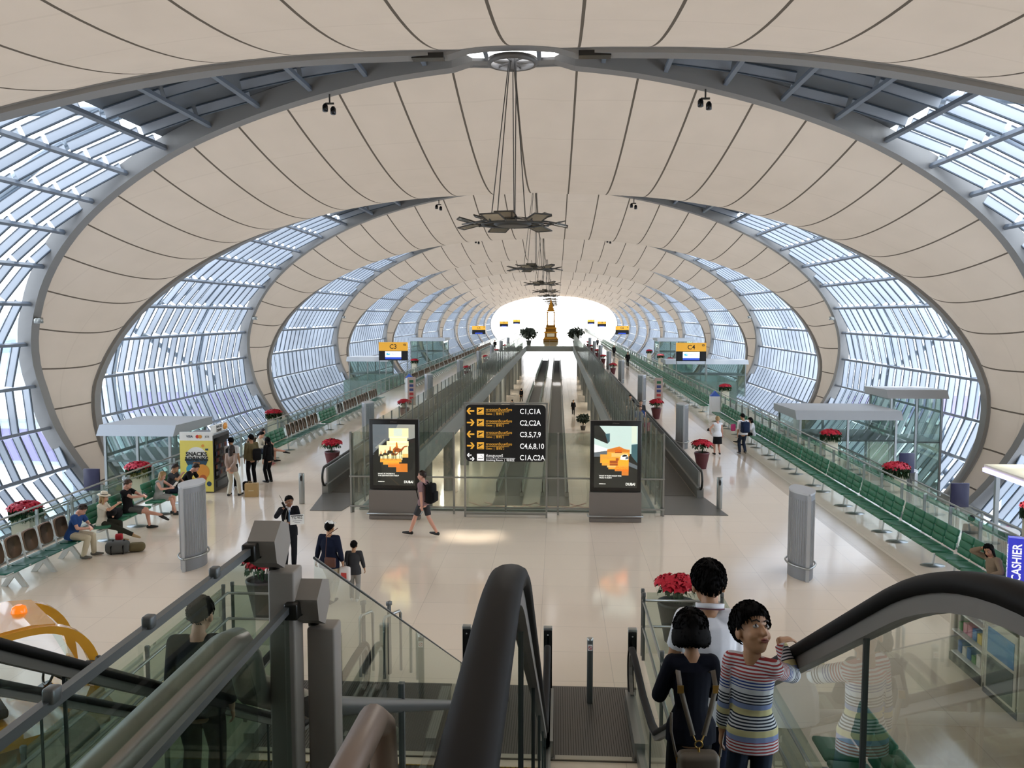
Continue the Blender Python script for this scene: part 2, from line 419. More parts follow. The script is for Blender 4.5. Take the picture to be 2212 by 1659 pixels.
# spotlights under the ribs
def spot(loc, label):
    t = thing('spotlight', label, 'spotlight', loc, 0, 'spotlights under the arches')
    b = MB(); b.tube([(0, 0, .45), (0, 0, .1)], .03, 6); b.box((0, 0, .1), (.3, .06, .06)); b.build('bracket', REFD, t)
    for sx in (-.16, .12):
        h = MB(); h.lathe([(.07, -.16), (.1, -.14), (.1, .04), (.05, .12)], (sx, 0, -.02 if sx < 0 else -.12), 10, BLACKG); h.build('lamp_head', parent=t)
    return t
for k in range(0, 4):
    for sx in (-6.3, 6.3):
        p, ph = arch(sx * 1.03); 
        spot((p.x, Y0 + BAY * k + gap(ph) + .0, p.z - .7), 'pair of black spotlight heads under the %s arch, %s of the lamps' % (ordinal(k), 'left' if sx < 0 else 'right'))

for k in range(0, 3):
    for sx in (-24.5, 24.5):
        p, ph = arch(sx, -.45); t = thing('floodlight', 'small floodlight clamped low on the %s arch, %s side' % (ordinal(k), 'left' if sx < 0 else 'right'), 'floodlight', (p.x, Y0 + BAY * k + gap(ph), p.z))
        b = MB(); b.tube([(0, 0, 0), (.25 * (1 if sx > 0 else -1), 0, .12)], .03, 6, REFD); b.build('bracket', parent=t); b = MB(); b.rbox((0, -.12, -.05), (.34, .22, .26), .03, REFL); b.build('lamp_head', parent=t)
# ================================================================ outside
APRON = mat('apron_concrete', '#d6d8da', .8, noise=.12, nscale=.05)
mb = MB(); mb.quad((-400, -150, -9), (400, -150, -9), (400, 700, -9), (-400, 700, -9), APRON); struct(mb, 'ground')
# ================================================================ floors
def tile_mat(name, c1, c2, size, rough=.16, spec=.5):
    m = bpy.data.materials.new(name); m.use_nodes = True; nt = m.node_tree; b = nt.nodes['Principled BSDF']
    N = nt.nodes.new; L = nt.links.new
    tc = N('ShaderNodeTexCoord'); bk = N('ShaderNodeTexBrick'); bk.offset = 0; bk.inputs['Scale'].default_value = 1
    bk.inputs['Brick Width'].default_value = size; bk.inputs['Row Height'].default_value = size; bk.inputs['Mortar Size'].default_value = .004
    bk.inputs['Color1'].default_value = lin(c1); bk.inputs['Color2'].default_value = lin(c2); bk.inputs['Mortar'].default_value = tuple(x * .72 for x in lin(c1)[:3]) + (1,)
    L(tc.outputs['Object'], bk.inputs['Vector']); L(bk.outputs['Color'], b.inputs['Base Color'])
    n = N('ShaderNodeTexNoise'); n.inputs['Scale'].default_value = 1.1; L(tc.outputs['Object'], n.inputs['Vector'])
    bp = N('ShaderNodeBump'); bp.inputs['Strength'].default_value = .12; bp.inputs['Distance'].default_value = .02; L(n.outputs[0], bp.inputs['Height']); L(bp.outputs[0], b.inputs['Normal'])
    b.inputs['Roughness'].default_value = rough; b.inputs['Specular IOR Level'].default_value = spec; MATS[name] = m; return m
FLOORM = tile_mat('polished_beige_tile', '#f0e1ce', '#ecddca', 1.2, .1)
BANDM = tile_mat('tan_border_tile', '#c8b7a3', '#c5b4a0', .6, .14)
LOWM = tile_mat('lower_floor_tile', '#d0c5b5', '#ccc1b1', .6, .12)
SLABM = mat('slab_fascia', '#8d928f', .5)
UNDER = mat('soffit_panel', '#7d7f7d', .7)
fl = MB()
def slab(x0, x1, y0, y1, z=0, t=.9, m=FLOORM, to=fl): to.box(((x0 + x1) / 2, (y0 + y1) / 2, z - t / 2), (x1 - x0, y1 - y0, t), m)
VX, VY0, VY1, ENDY = 4.4, 24.95, 158.0, 322.0
slab(-8.9, 8.9, -14, VY0); slab(-8.9, -VX, VY0, VY1); slab(VX, 8.9, VY0, VY1); slab(-8.9, 8.9, VY1, ENDY)
for s in (-1, 1):
    x0, x1 = sorted((s * 8.9, s * 9.5)); slab(x0, x1, -14, ENDY, m=BANDM if s > 0 else FLOORM)
    x0, x1 = sorted((s * 9.5, s * 11.4)); slab(x0, x1, -14, ENDY)
struct(fl, 'floor')
fa = MB()
for s in (-1, 1):
    fa.box((s * (VX - .06), (VY0 + VY1) / 2, -.45), (.12, VY1 - VY0, 1.0), SLABM)
    fa.box((s * 11.46, 150, -.45), (.12, 344, 1.0), SLABM)
fa.box((0, VY1 - .06, -.45), (2 * VX, .12, 1.0), SLABM); fa.box((0, VY0 + .03, -.45), (2 * VX, .12, 1.0), SLABM)
struct(fa, 'trim_floor_edge')
lf = MB()
lf.box((0, 150, -5.1), (22.6, 344, .2), LOWM); struct(lf, 'floor_lower')
gf = MB()
for s in (-1, 1): gf.box((s * 14.65, 150, -2.3), (6.3, 344, .2), LOWM)
struct(gf, 'floor_gates')
# lower level columns and dark shop fronts along both sides
COLM = mat('lower_column_clad', '#777b78', .35, .2)
for k, y in enumerate(range(34, 156, 9)):
    for s in (-1, 1):
        c = MB(); c.lathe([(.32, -5), (.32, -.9)], (s * 5.2, y, 0), 12, COLM); struct(c, 'wall_column')
DARKW = mat('shop_front_dark', '#3d4240', .35)
for s in (-1, 1):
    w = MB(); w.box((s * 11.2, 150, -3), (.2, 340, 4), DARKW); struct(w, 'wall_lower_%s' % ('left' if s < 0 else 'right'))
# patterned carpet inlay on the lower floor
ci = MB(); MOS = mat('inlay_pink', '#a98678', .4)
for i in range(7):
    for j in range(3):
        x, y = -2.6 + i * .95, 41 + j * 3.2
        for a in (38, -38): ci.box((x, y, -4.994), (.16, 3.2, .006), MOS, rot=(0, 0, a))
struct(ci, 'trim_floor_inlay')

# ================================================================ lower moving walkways
BELT = mat('walkway_belt', '#55524d', .5, noise=.15, nscale=3)
PLATE = mat('comb_plate', '#6b6863', .4, .4)
BALU = mat('balustrade_panel', '#9a9a95', .35, .6)
def walkway(name, label, x, w, y0, y1, z, side=(1, 1), wedge=0, solid=False):
    t = thing(name, label, 'moving walkway', (x, y0, z)); L = y1 - y0
    b = MB(); b.box((0, L / 2, .012), (w, L, .02), BELT)
    b.build('belt', parent=t)
    for a, yy in ((-1, 0), (1, L)):
        p = MB()
        pts = [(-w / 2 - .25, yy), (w / 2 + .25, yy), (w / 2 + .25 + (wedge if a < 0 else 0), yy + a * 2.6), (-w / 2 - .25 + (-wedge if a < 0 and wedge < 0 else 0), yy + a * 2.6)]
        p.prism(pts if a > 0 else pts, .002, .014, m=PLATE)
        p.build('landing_plate', parent=t)
    for s, on in ((-1, side[0]), (1, side[1])):
        if not on: continue
        xx = s * (w / 2 + .13); q = MB(); q.box((xx, L / 2, .16), (.2, L + .5, .32), BALU)
        if solid: q.box((xx, L / 2, .55), (.06, L - .1, .55), BALU)
        q.build('balustrade', parent=t)
        if not solid:
            g = MB(); g.box((xx, L / 2, .58), (.012, L + .3, .52), GLASSG); g.build('glass_panel', parent=t)
        r = .3; path = [(xx, -.1, .3)] + [(xx, -.25 - r * math.sin(a), .6 - r * math.cos(a) ) for a in [i * math.pi / 8 for i in range(9)]] + [(xx, L + .25 + r * math.sin(a), .6 + r * math.cos(a)) for a in [i * math.pi / 8 for i in range(9)]] + [(xx, L + .1, .3)]
        h = MB(); h.sweep(path, [(-.04, -.025), (.04, -.025), (.04, .02), (.02, .035), (-.02, .035), (-.04, .02)], BLACK, up=(1, 0, 0)); h.build('handrail', parent=t)
    return t
walkway('moving_walkway', 'left lower-level moving walkway running away under the void, nearer stretch', -1.35, 1.2, 50.5, 128, -5)
walkway('moving_walkway', 'right lower-level moving walkway running away under the void, nearer stretch', 1.35, 1.2, 50.5, 128, -5)
walkway('moving_walkway', 'left lower-level moving walkway, far stretch beneath the bridge', -1.35, 1.2, 140, 200, -5)
walkway('moving_walkway', 'right lower-level moving walkway, far stretch beneath the bridge', 1.35, 1.2, 140, 200, -5)
# upper ones beside the void
walkway('moving_walkway', 'upper moving walkway left of the void, entry beside the camel poster', -5.37, 1.05, 27.3, 74, 0, wedge=-.3, solid=True)
walkway('moving_walkway', 'upper moving walkway right of the void, entry beside the desert car poster', 5.37, 1.05, 27.3, 74, 0, wedge=.3, solid=True)
walkway('moving_walkway', 'second upper moving walkway far along the left side', -5.37, 1.05, 86, 150, 0, solid=True)
walkway('moving_walkway', 'second upper moving walkway far along the right side', 5.37, 1.05, 86, 150, 0, solid=True)
for s in (-1, 1):
    t = thing('sensor_post', 'slim steel sensor post with black oval eye at the %s walkway entry' % ('left' if s < 0 else 'right'), 'post', (s * 6.35, 25.6, 0))
    b = MB(); b.rbox((0, 0, .48), (.16, .09, .96), .02, STEEL); b.build('post', parent=t)
    b = MB(); b.ball((0, -.05, .8), (.035, .012, .09), BLACKG); b.build('sensor_eye', parent=t)

# ================================================================ glass screens round the void
def screen_line(name, label, p0, p1, h, z0=0, step=1.5, rail=None, post=.03, m=SCREENG, cat='glass screen', gap_=.02, group=None, top=None, postm=STEEL, kick=None):
    p0, p1 = Vector(p0), Vector(p1); d = p1 - p0; L = d.length; n = max(1, round(L / step)); a = math.atan2(d.y, d.x)
    t = thing(name, label, cat, (p0.x, p0.y, z0), a, group)
    g = MB()
    for i in range(n):
        x0, x1 = L * i / n + gap_, L * (i + 1) / n - gap_
        g.add([(x0, 0, .08), (x1, 0, .08), (x1, 0, h), (x0, 0, h)], [(0, 1, 2, 3)], m)
    g.build('glass_panel', parent=t)
    if post:
        pm = MB()
        pm.box((0, 0, h / 2), (post, post * 1.6, h), postm); me = pm.mesh('post')
        for i in range(n + 1):
            if n > 60 and i % 3: continue
            o = bpy.data.objects.new('post', me); C.objects.link(o); o.parent = t; o.location = (L * i / n, 0, 0)
    if rail:
        for z, off in rail:
            r = MB(); r.tube([(-.02, off, z), (L + .02, off, z)], .025, 8, STEEL); r.build('rail', parent=t)
    if top: r = MB(); r.box((L / 2, 0, h), (L, .045, .03), top); r.build('top_rail', parent=t)
    return t
screen_line('glass_screen', 'tall glass screen across the near end of the void behind the posters', (-4.55, 24.55, 0), (4.55, 24.55, 0), 2.4, rail=((1.1, -.12), (.22, -.12)), post=.05)
for s, n in ((-1, 'left'), (1, 'right')):
    screen_line('glass_screen', 'tall glass screen along the %s edge of the void, nearer half' % n, (s * 4.5, 24.6, 0), (s * 4.5, 84, 0), 2.35, step=1.5, post=.03)
    screen_line('glass_screen', 'tall glass screen along the %s edge of the void, farther half' % n, (s * 4.5, 84, 0), (s * 4.5, 158, 0), 2.35, step=3, post=.04)
screen_line('glass_balustrade', 'low glass balustrade on the bridge in front of the golden pavilion', (-4.4, 158.3, 0), (4.4, 158.3, 0), 1.1, m=GLASSG, cat='glass balustrade', top=STEEL)
# outer balustrades between the deck and the gate ramps
for s, n in ((-1, 'left'), (1, 'right')):
    for j, (a, b) in enumerate(((8, 40), (40, 80), (80, 150), (150, 320))):
        screen_line('glass_balustrade', 'glass balustrade with steel rail behind the %s seats, %s stretch from the near end' % (n, ordinal(j)), (s * 11.35, a, 0), (s * 11.35, b, 0), 1.0,
                    step=1.55 if j < 2 else 3, rail=((1.08, .0), (.82, -s * .1)) if j < 2 else ((1.08, 0),), post=.045 if j < 2 else .06, m=GLASS, cat='glass balustrade', group='deck edge balustrades')
    for j, (a, b) in enumerate(((12, 60), (60, 130))):
        screen_line('glass_balustrade', 'glass balustrade out on the %s gate ramp, %s stretch' % (n, ordinal(j)), (s * 15.2, a, 0), (s * 15.2, b, 0), 1.0, z0=-1.6,
                    step=2, rail=((1.06, 0),), post=.045, m=GLASS, cat='glass balustrade', group='gate ramp balustrades')

# ================================================================ upper landing and escalators
LAND = 4.2
up = MB(); up.box((0, -6, LAND - .25), (10, 16.4, .5), UNDER); up.box((0, -6, LAND + .005), (10, 16.4, .012), FLOORM); struct(up, 'floor_landing')
CHAN = mat('rail_channel_grey', '#77716b', .45, .2)
STEP = mat('escalator_step', '#5a5550', .45, .35); SKIRT = mat('skirt_steel', '#a9aaa8', .3, .8); YEL = mat('step_line_yellow', '#b58a24', .5)
def zline(y):
    """height of the step nosing line"""
    a, b = 2.35, 2.35 + 4.2 / math.tan(R(30)) + .35
    if y < a - .5: return LAND
    if y < a + .5: return LAND - (y - a + .5) ** 2 / 2 * .577
    if y < b - .5 - .05: return LAND - (y - a) * .577
    z = LAND - (y - a) * .577
    return max(0, z) if z > .14 else max(0.0, .14 * max(0, (b + .7 - y)) / 1.2)
YB = 10.75
def escalator(name, label, xc, rails=(-1, 1)):
    t = thing(name, label, 'escalator', (xc, 0, 0))
    hw = .54
    st = MB(); 
    y = 1.2; sm = None; zs = []
    # treads
    tread = MB(); tread.box((0, .2, -.03), (2 * hw, .4, .06), STEP)
    for k in range(16): tread.box((-hw + .03 + k * (2 * hw - .06) / 15, .2, .004), (.012, .4, .012), mat('tread_groove', '#2e2b28', .6))
    tread.box((0, -.0, -.16), (2 * hw, .03, .32), STEP)
    tread.box((0, .39, .004), (2 * hw, .012, .012), YEL)
    me = tread.mesh('step')
    for k in range(24):
        yy = 1.3 + k * .4
        if yy + .4 > YB: break
        o = bpy.data.objects.new('step', me); C.objects.link(o); o.parent = t; o.location = (0, yy, zline(yy + .2) - .01)
    # truss and skirts
    for s in (-1, 1):
        x0 = s * (hw + .02); sk = MB(); top = []; bot = []
        ys = [1.0 + i * .25 for i in range(48)]; ys = [v for v in ys if v < 12.4]
        for v in ys: top.append((v, zline(v) + .16)); bot.append((v, max(zline(v) - .5, .0)))
        sk.prism(top + bot[::-1], x0, x0 + s * .09, 'x', SKIRT); sk.build('skirt_panel', parent=t)
        if s not in rails: continue
        gx = x0 + s * .06; g = MB(); P = [(v, zline(v) + .16) for v in ys if 1.0 <= v <= 12.2]; Q = [(v, zline(v) + .875) for v in ys if 1.0 <= v <= 12.2]
        for i in range(len(P) - 1): g.add([(gx, P[i][0], P[i][1]), (gx, P[i + 1][0], P[i + 1][1]), (gx, Q[i + 1][0], Q[i + 1][1]), (gx, Q[i][0], Q[i][1])], [(0, 1, 2, 3)], GLASS)
        g.build('glass_balustrade', parent=t)
        jt = MB()
        for v in (3.05, 4.7, 6.4, 8.1, 9.8): jt.box((gx, v, zline(v) + .53), (.02, .012, .76), DARKW)
        jt.build('panel_joint', parent=t)
        r = .37; zc = zline(12.2) + .555
        path = [(gx, v, zline(v) + .945) for v in [.3, .6, .9, 1.2, 1.5, 1.7] + [1.9 + .1 * i for i in range(12)] + [3.2 + .5 * i for i in range(19)]]
        path = [p for p in path if p[1] < 12.2] + [(gx, 12.2 + r * math.sin(a), zc + r * math.cos(a)) for a in [i * math.pi / 8 for i in range(9)]] + [(gx, 11.6, zc - r - .02)]
        deck = MB(); deck.sweep([(p[0], p[1], p[2] - .045) for p in path[:-1]], [(-.03, -.05), (.03, -.05), (.035, .02), (-.035, .02)], SKIRT, smooth=False, up=(1, 0, 0)) if 0 else None
        deck.sweep([(p[0], p[1], p[2]) for p in path[:-1]], [(.085, -.026), (.02, -.026), (.02, .026), (.085, .026)], CHAN, smooth=False, up=(1, 0, 0))
        deck.build('rail_channel', parent=t)
        h = MB(); h.sweep(path, [(.03, -.042), (.03, .042), (.0, .048), (-.018, .04), (-.028, .02), (-.03, 0), (-.028, -.02), (-.018, -.04), (0, -.048)], HANDR, up=(1, 0, 0)); h.build('handrail', parent=t)
    # comb plate
    cp = MB(); cp.box((0, (YB + 12.98) / 2, .01), (1.22, 12.98 - YB, .02), PLATE)
    for k in range(34): cp.box((-.56 + k * .034, (YB + .1 + 12.9) / 2, .022), (.007, 12.98 - YB - .1, .006), mat('tread_groove', '#2e2b28', .6))
    cp.box((0, YB + .05, .024), (1.0, .1, .012), mat('comb_teeth', '#b9b5a8', .4, .5))
    cp.build('comb_plate', parent=t)
    cp = MB(); cp.box((0, .55, LAND + .02), (1.18, 1.5, .02), PLATE); cp.build('landing_plate', parent=t)
    for s in (-1, 1): b = MB(); b.box((s * .6, 11.6, .12), (.14, 1.6, .24), SKIRT); b.build('newel_base', parent=t)
    return t
EX = [1.98, .74, -.76, -2.0]
escalator('escalator', 'escalator carrying the boy in the striped shirt, between the two big handrails', EX[0])
escalator('escalator', 'empty escalator immediately left of the one carrying the boy', EX[1], ())
escalator('escalator', 'escalator carrying the dark-haired rider behind the left guard glass', EX[2], (-1,))
escalator('escalator', 'outermost escalator on the left, beside the yellow cart', EX[3], (-1,))
# side truss cladding below the escalators
tr = MB()
pts = [(2.3, LAND - .5), (2.9, LAND - .6), (10.2, -.0), (8.6, -.0), (2.3, 3.2)]
for a, b in ((-2.66, -.2), (.18, 2.62)): tr.prism(pts, a, b, 'x', UNDER)
struct(tr, 'wall_escalator_truss')
# bollards and black posts at the foot
def bollard(x, label, h=.97):
    t = thing('bollard', label, 'bollard', (x, 12.42, .014)); b = MB(); b.lathe([(.045, 0), (.045, h)], n=12, m=STEELD); b.build('post', parent=t)
    b = MB(); b.box((0, -.048, h - .1), (.07, .008, .09), WHITE); b.lathe([(.047, h), (.047, h + .03), (.02, h + .035)], n=12, m=STEEL); b.build('pictogram_plate', parent=t)
    b = MB(); n = 20
    b.tube([(.025 * math.cos(2 * math.pi * k / n), -.054, h - .1 + .025 * math.sin(2 * math.pi * k / n)) for k in range(n + 1)] , .004, 5, mat('sign_red', '#b5261e', .5)); b.box((0, -.054, h - .1), (.045, .004, .008), MATS['sign_red'], rot=(0, 45, 0)); b.build('pictogram', parent=t)
bollard(EX[1], 'steel bollard with round red sign at the foot of the empty escalator')
bollard(EX[0] + .01, "steel bollard with round red sign at the foot of the boy's escalator")
def bpost(x, label):
    b = MB(); b.rbox((0, 0, .5), (.13, .09, 1.0), .012, BLACKG); t = thing('sensor_post', label, 'post', (x, 12.72, .02)); b.build('post', parent=t)
    b = MB(); b.rbox((0, 0, 1.02), (.135, .095, .05), .01, STEEL); b.ball((0, -.05, .93), (.012, .01, .012), STEEL); b.build('cap', parent=t)
bpost(1.36, 'black sensor post between the two right-hand escalator exits')
bpost(2.64, 'black sensor post at the outer right escalator exit')
bpost(.12, 'black sensor post left of the empty escalator')
# tubular loop barriers
def loop(x, y, label, w=.5, rz=0):
    t = thing('loop_barrier', label, 'barrier', (x, y, 0), rz); b = MB()
    b.tube([(0, 0, 0), (0, 0, .95), (.03, 0, 1.0), (w - .03, 0, 1.0), (w, 0, .95), (w, .0, 0)], .025, 8, STEEL); b.build('loop', parent=t)
    b = MB(); b.box((w * .45, .05, .58), (.06, .03, 1.16), STEELD); b.rbox((w * .45, .05, 1.17), (.09, .06, .07), .01, STEELD); b.build('glass_clamp', parent=t)
loop(.92, 13.15, 'steel loop barrier beside the foot of the empty escalator', .3, R(60))
loop(-1.25, 13.15, 'steel loop barrier left of the void-side escalators', .4, R(60)); loop(-1.65, 13.2, 'outer steel loop barrier standing nearest the left guard glass', .3, R(60))

# U-shaped guard rails round the right and left poinsettia corner
def guard(sgn, lab):
    t = thing('guard_rail', lab, 'guard rail', (sgn * 2.95, 9.2, 0)); S = sgn
    r = MB()
    for z in (1.0, .55):
        r.tube([(0, 0, z), (0, 5.0, z), (S * 1.25, 5.0, z), (S * 1.25, -3.5, z)], .024, 8, STEEL)
    r.build('rail', parent=t)
    g = MB()
    for a, b in (((0, 0), (0, 2.4)), ((0, 2.45), (0, 4.9)), ((S * .06, 5.06), (S * 1.2, 5.06)), ((S * 1.31, 4.9), (S * 1.31, 2.2)), ((S * 1.31, 2.1), (S * 1.31, -.6)), ((S * 1.31, -.7), (S * 1.31, -3.4))):
        g.add([(a[0], a[1], .06), (b[0], b[1], .06), (b[0], b[1], 1.12), (a[0], a[1], 1.12)], [(0, 1, 2, 3)], GLASSG)
    g.build('glass_panel', parent=t)
    pm = MB(); pm.box((0, 0, .55), (.05, .03, 1.1), STEELD); pm.rbox((0, 0, 1.13), (.06, .05, .08), .01, STEELD); me = pm.mesh('post')
    for p in ((0, 0), (0, 2.4), (0, 4.9), (.0, 5.1), (S * 1.2, 5.1), (S * 1.3, 4.95), (S * 1.3, 2.2), (S * 1.3, -.6), (S * 1.3, -3.4)):
        o = bpy.data.objects.new('post', me); C.objects.link(o); o.parent = t; o.location = (p[0], p[1], 0)
guard(1, 'U-shaped glass and steel guard rail beside the riders on the right')
guard(-1, 'U-shaped glass and steel guard rail left of the escalators')

# guard glass with big beige posts between the escalator pairs
t = thing('guard_glass', 'level guard glass with dark top bars held by beige posts above the left escalators', 'guard glass', (0, 0, 0))
def gpost(x, y, z1, w, d, hx):
    p = MB(); p.rbox((x + .09, y + .05, z1 / 2 - .12), (w, d, z1 - .1), .012, BEIGEP); p.build('post', parent=t)
    q = MB(); q.prism([(y - .13, z1 + .02), (y - .02, z1 + .10), (y + .1, z1 + .06), (y + .13, z1 - .05), (y + .02, z1 - .16), (y - .1, z1 - .1)], x - w * .3, x + w * .7, 'x', BEIGEP)
    q.build('post_head', parent=t)
    q = MB(); q.rbox((x - .02, y - .14, z1 - .03), (.07, .09, .09), .01, BLACK); q.tube([(x, y - .1, z1 - .05), (x + .03, y + .03, z1 - .1), (x + .05, y + .06, z1 - .32)], .03, 8, BLACK); q.build('clamp', parent=t)
gpost(-.03, 4.3, 4.64, .14, .15, 0); gpost(.14, 4.42, 4.30, .15, .15, 0)
for x, y1, z, nm in ((-.05, 4.2, 4.62, 0), (.1, 4.3, 4.28, 1)):
    b = MB(); b.box((x, (y1 + .6) / 2, z), (.03, y1 - .6, .035), STEELD)
    for k in range(5 if nm == 0 else 0): b.rbox((x + .01, 1.2 + k * .62, z + .03), (.04, .05, .05), .008, STEELD)
    b.build('top_bar', parent=t)
    g = MB(); g.add([(x, .6, z - 1.6), (x, y1, z - 1.6), (x, y1, z), (x, .6, z)], [(0, 1, 2, 3)], GLASSG); g.build('glass_panel', parent=t)
g = MB(); g.add([(.1, 4.75, 4.40), (.1, 12.7, .42), (.1, 12.75, .03), (.1, 9.6, .03), (.1, 4.6, 2.6)], [(0, 1, 2, 3, 4)], GLASSG)
g.build('sloping_glass_panel', parent=t)
b = MB(); b.tube([(.1, 4.75, 4.41), (.1, 12.7, .43)], .008, 6, STEELD); b.build('glass_edge', parent=t)
b = MB(); b.tube([(.1, 4.6, 3.6), (.1, 12.3, .0)], .06, 8, STEELD); b.box((.1, 5.2, 2.4), (.05, .06, 2.4), STEELD); b.box((.1, 7.4, 1.4), (.05, .06, 2.2), STEELD); b.build('stringer', parent=t)
TUBEM = mat('satin_tube', '#8f897e', .33, .5)
b = MB(); b.tube([(-.10, .3, 4.2), (-.10, 3.9, 4.2), (-.10, 4.05, 4.17), (-.10, 4.17, 4.05), (-.10, 4.25, 3.86), (-.10, 5.6, 3.1), (-.10, 8, 1.7)], .085, 16, TUBEM); tag(b.build('guard_tube'), 'thick satin steel guard tube running level behind the left glass', 'tube rail')
mat('brown_tube', '#7d6a5c', .4, .3)
b = MB(); b.tube([(1.2, .6, 5.17), (1.2, 1.1, 5.17), (1.2, 1.3, 5.16), (1.2, 1.36, 5.12), (1.2, 1.38, 5.03), (1.2, 1.38, LAND + .01)], .024, 14, MATS['brown_tube'])
tag(b.build('queue_rail'), 'short brown round rail end close to the camera, left of the central handrail', 'hand rail')
# presumed ceiling lamps, added under the deck to brighten the lower level
ADDLAMP = mat('added_light_lens', '#fff4e0', .5, emit=6)
for sx in (-1, 1):
    for k, y in enumerate(range(32, 156, 12)):
        b = MB(); b.box((0, 0, 0), (.5, 2.4, .04), ADDLAMP); tag(b.build('added_ceiling_light', loc=(sx * 7.5, y, -.93)), 'presumed flat ceiling light added under the deck to brighten the lower level', 'ceiling light', 'added lower level ceiling lights')
        ld = bpy.data.lights.new('added_lower_lamp', 'AREA'); ld.shape = 'RECTANGLE'; ld.size = .5; ld.size_y = 2.4; ld.energy = 150; ld.color = (1, .95, .86)
        lo = bpy.data.objects.new('added_lower_lamp', ld); C.objects.link(lo); lo.location = (sx * 7.5, y, -.97)
# ================================================================ benches
GSEAT = mat('green_vinyl', '#256b4c', .42, noise=.12, nscale=6); GSEAT2 = mat('green_shell', '#1f6355', .35); TAUPE = mat('taupe_backrest', '#7d6652', .6); GREYB = mat('grey_backrest', '#6a6560', .6)
FRAMEW = mat('bench_frame', '#c9cac6', .35, .3)
PIT = .6
def pad(w, d, h, m, curve=0, grooves=0):
    mb = MB(); mb.rbox((0, 0, 0), (w, d, h), .03, m, seg=3)
    return mb
def bench_proto(kind, n, loc=(0, 0, -50)):
    t = thing('bench', 'x', 'bench', loc)
    L = n * PIT
    b = MB(); b.box((0, 0, .33), (.08, L - .1, .06), FRAMEW); b.box((-.2, 0, .40), (.05, L - .1, .04), FRAMEW); b.build('beam', parent=t)
    # seat pan
    s = MB()
    if kind == 'green': 
        s.rbox((.02, 0, .43), (.5, .56, .07), .03, GSEAT, rot=(0, -4, 0), seg=3)
    else:
        pts = [(-.22, .43), (-.1, .40), (.1, .41), (.24, .44), (.28, .42), (.24, .405), (.1, .375), (-.1, .365), (-.22, .39)]
        s.prism(pts, -.27, .27, 'y', GSEAT2, True)
        s.tube([(-.2, -.285, .36), (.1, -.285, .36), (.27, -.285, .44)], .014, 6, FRAMEW); s.tube([(-.2, .285, .36), (.1, .285, .36), (.27, .285, .44)], .014, 6, FRAMEW)
    sme = s.mesh('seat')
    k = MB()
    if kind == 'green':
        for j in range(3): k.rbox((-.25 - .035 * j, 0, .56 + j * .155), (.07, .54, .165), .03, GSEAT, rot=(0, -12, 0), seg=2)
    else:
        m = TAUPE if kind == 'taupe' else GREYB; N = 16; pts = []
        for i in range(N):
            a = 2 * math.pi * i / N; ca, sa = math.cos(a), math.sin(a)
            y = math.copysign(abs(ca) ** .5, ca) * .25 * (1 - .12 * (sa < 0) * abs(sa)); z = math.copysign(abs(sa) ** .55, sa) * .24
            pts.append((y, z))
        vs = []
        for dx, sc in ((-.02, .93), (-.025, 1), (.02, 1), (.03, .93)):
            for y, z in pts: vs.append((-.30 - z * .2 * sc + dx, y * sc, .74 + z * sc))
        f = [(i * N + j, i * N + (j + 1) % N, (i + 1) * N + (j + 1) % N, (i + 1) * N + j) for i in range(3) for j in range(N)] + [tuple(range(N)), tuple(range(3 * N, 4 * N))[::-1]]
        k.add(vs, f, m, True)
        k.tube([(-.22, -.29, .4), (-.27, -.285, .6), (-.36, -.26, .98)], .016, 6, FRAMEW); k.tube([(-.22, .29, .4), (-.27, .285, .6), (-.36, .26, .98)], .016, 6, FRAMEW)
    kme = k.mesh('backrest')
    for i in range(n):
        y = -L / 2 + PIT * (i + .5)
        for nm, me in (('seat', sme), ('backrest', kme)):
            o = bpy.data.objects.new(nm, me); C.objects.link(o); o.parent = t; o.location = (0, y, 0)
    lg = MB()
    if kind == 'green': lg.tube([(0, 0, .34), (.05, 0, .04)], .03, 8, FRAMEW); lg.lathe([(.02, .04), (.15, .022), (.17, 0)], (.05, 0, 0), 14, STEEL, sx=1.7)
    else:
        lg.prism([(-.06, .34), (.06, .34), (.30, .0), (.17, .0), (0, .22), (-.17, 0), (-.30, 0)], -.03, .03, 'y', FRAMEW)
    lme = lg.mesh('leg')
    for y in ([-L / 2 + PIT * .75, L / 2 - PIT * .75] if n > 2 else [0]) + ([0] if kind != 'green' and n > 3 else []):
        o = bpy.data.objects.new('leg', lme); C.objects.link(o); o.parent = t; o.location = (0, y, 0)
    return t
def bench_flat(kind, n):
    """a bench far down the hall as one mesh"""
    t = bench_proto(kind, n); mb = MB()
    for c in kids(t):
        me = c.data; b = len(mb.v)
        mb.v += [tuple(v.co + c.location) for v in me.vertices]
        for p in me.polygons:
            mb.f.append(tuple(b + i for i in p.vertices)); mb.m.append(mb.mi(me.materials[p.material_index])); mb.smooth.append(True)
        bpy.data.objects.remove(c)
    bpy.data.objects.remove(t)
    return mb.mesh('bench')
_bp = {}
def bench(kind, n, x, yc, label, group, far=False):
    key = (kind, n, far); rz = 0 if x < 0 else math.pi
    if far:
        if key not in _bp: _bp[key] = bench_flat(kind, n)
        o = bpy.data.objects.new('bench', _bp[key]); C.objects.link(o); o.location = (x, yc, 0); o.rotation_euler.z = rz
        return tag(o, label, 'bench', group)
    if key not in _bp:
        t = bench_proto(kind, n); t.location = (x, yc, 0); t.rotation_euler.z = rz; _bp[key] = t; return tag(t, label, 'bench', group)
    return copy_tree(_bp[key], (x, yc, 0), rz, label=label, group=group)
y = 16.4; i = 0
while y < 172:
    far = y > 62; n = 5
    bench('green', n, 10.25, y + n * PIT / 2, 'green padded bench in the right-hand row, %s from the near end' % ordinal(i), 'green benches in the right-hand row', far)
    y += n * PIT + (.12 if y < 62 else .16); i += 1
    if 46.9 < y < 50: y = 51.2
